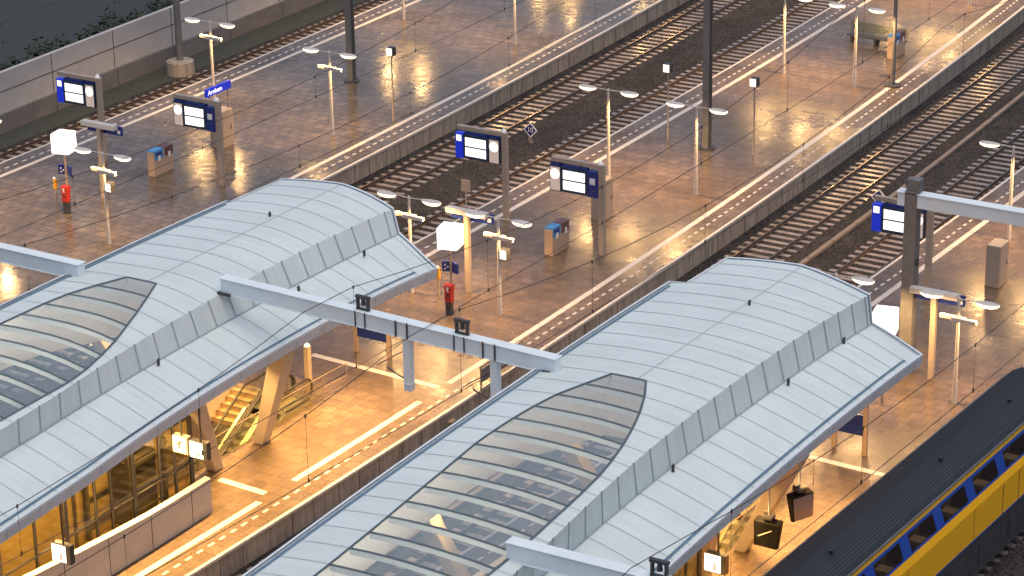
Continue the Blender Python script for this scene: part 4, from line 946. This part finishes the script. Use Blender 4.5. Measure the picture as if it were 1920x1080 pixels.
# ------------------------------------------------------------------ train
def coach(label, yc):
    t = thing('train_coach', label, 'train', (TX(yc), yc, 0), -.042)
    L = 26.2; y0, y1 = -L/2, L/2
    prof = [(-1.40, -.45), (-1.42, .95), (-1.42, 2.15), (-1.33, 2.42), (-1.09, 3.16), (-1.05, 3.36), (-.92, 3.56), (-.55, 3.78), (0, 3.86), (.55, 3.78), (.92, 3.56), (1.05, 3.36), (1.09, 3.16), (1.33, 2.42), (1.42, 2.15), (1.42, .95), (1.40, -.45)]
    mats = [M['dark'], M['tyel'], M['tyel'], M['tblue'], M['tyel2'], M['troof'], M['troof'], M['troof'], M['troof'], M['troof'], M['troof'], M['tyel2'], M['tblue'], M['tyel'], M['tyel'], M['dark']]
    ml = [M['tblue'], M['tyel'], M['tyel2'], M['troof'], M['dark']]; idx = {id(q): k for k, q in enumerate(ml)}
    # window openings are left out of the slanted upper side bands
    wins = []; y = y0+1.6
    while y < y1-2.2: wins.append((y, y+1.8)); y += 2.4
    body = MB(); roof = MB()
    for k in range(len(prof)-1):
        (xa, za), (xb, zb) = prof[k], prof[k+1]; mi = idx[id(mats[k])]; tgt = roof if mats[k] is M['troof'] else body
        if k in (3, 12):
            u0, u1 = .10, .86
            def pt(y, u): return (xa+(xb-xa)*u, y, za+(zb-za)*u)
            if k == 12: u0, u1 = .14, .90
            body.add([pt(y0, 0), pt(y1, 0), pt(y1, u0), pt(y0, u0)], [(0, 1, 2, 3)], mi); body.add([pt(y0, u1), pt(y1, u1), pt(y1, 1), pt(y0, 1)], [(0, 1, 2, 3)], mi)
            ed = [y0]+[q for w_ in wins for q in w_]+[y1]
            for a, c in zip(ed[0::2], ed[1::2]): body.add([pt(a, u0), pt(c, u0), pt(c, u1), pt(a, u1)], [(0, 1, 2, 3)], mi)
        else: tgt.add([(xa, y0, za), (xa, y1, za), (xb, y1, zb), (xb, y0, zb)], [(0, 1, 2, 3)], mi if tgt is body else 0, tgt is roof)
    for yy_ in (y0, y1): body.add([(x, yy_, z) for x, z in prof], [tuple(range(len(prof)))], 4)
    for s in (-1, 1):
        for (a, c) in wins[::1]: body.box((s*1.425, (a+c)/2, .25), (.012, 1.4, .75), mi=4)
        body.box((s*1.424, 0, .98), (.01, L, .05), mi=0)
        for d in (-8.6, -7.3, 7.3, 8.6): body.box((s*1.424, d, 1.2), (.012, .03, 1.85), mi=4)
        for d in (-11, -5, 0, 5, 11): body.box((s*1.424, d, 1.6), (.008, .015, 1.05), mi=4)
    body.build('body', ml, t)
    for x in [-.85+.085*k for k in range(21)]:
        z = interp([(-1.05, 3.36), (-.92, 3.56), (-.55, 3.78), (0, 3.86), (.55, 3.78), (.92, 3.56), (1.05, 3.36)], x)
        roof.box((x, 0, z+.008), (.022, L-.1, .022))
    for yy_ in (-9, -3.2, 4.5, 10): roof.box((.35, yy_, 3.86), (.12, .12, .14))
    roof.build('roof', M['troof'], t)
    b = MB(); b.bar((-1.10, y0, 3.37), (-1.10, y1, 3.37), .05, .05); b.bar((1.08, y0, 3.38), (1.08, y1, 3.38), .05, .05); b.build('rain_strip', M['mast'], t)
    for (a, c) in wins:
        (xa, za), (xb, zb) = prof[12], prof[13]
        b = MB(); pt = lambda y, u: (xa+(xb-xa)*u-.006, y, za+(zb-za)*u)
        b.add([pt(a, .14), pt(c, .14), pt(c, .90), pt(a, .90)], [(0, 1, 2, 3)]); b.build('window', M['tglass'], t)
    b = MB(); b.box((0, 0, 1.72), (2.3, L-.4, .06)); b.box((-.5, 0, 2.4), (.05, L-.5, 1.2)); b.build('upper_deck', M['tint'], t)
    b = MB(); b2 = MB()
    for k, (a, c) in enumerate(wins):
        b.box((.72, (a+c)/2-.45, 2.1), (.9, .16, .85)); b.box((.72, (a+c)/2-.22, 1.95), (.9, .42, .16))
        b2.box((.95, (a+c)/2+.28, 2.36), (.45, .42, .03))
    b.build('seats', M['seat'], t)['kind'] = 'stuff'; b2.build('tables', M['table'], t)['kind'] = 'stuff'
    for yy_ in (-9.0, 9.0):
        b = MB()
        for d in (-1.25, 1.25):
            for s in (-1, 1): b.tube((s*.68, yy_+d, -.38), (s*.80, yy_+d, -.38), .42, .42, 20)
        b.box((0, yy_, -.3), (2.0, 3.4, .22)); b.build('bogie', M['dark'], t)
    return t
c1 = coach('yellow and blue double deck train coach with a dark ribbed roof at the lower right', 69.6)
LAMP_IN = bpy.data.lights.new('saloon_lamp', 'AREA'); LAMP_IN.shape = 'RECTANGLE'; LAMP_IN.size = .5; LAMP_IN.size_y = 24; LAMP_IN.energy = 60; LAMP_IN.color = (1, .8, .6)
for c_ in (c1,):
    lo = bpy.data.objects.new('saloon_lamp', LAMP_IN); COL.objects.link(lo); lo.parent = c_; lo.location = (.3, 0, 3.2)
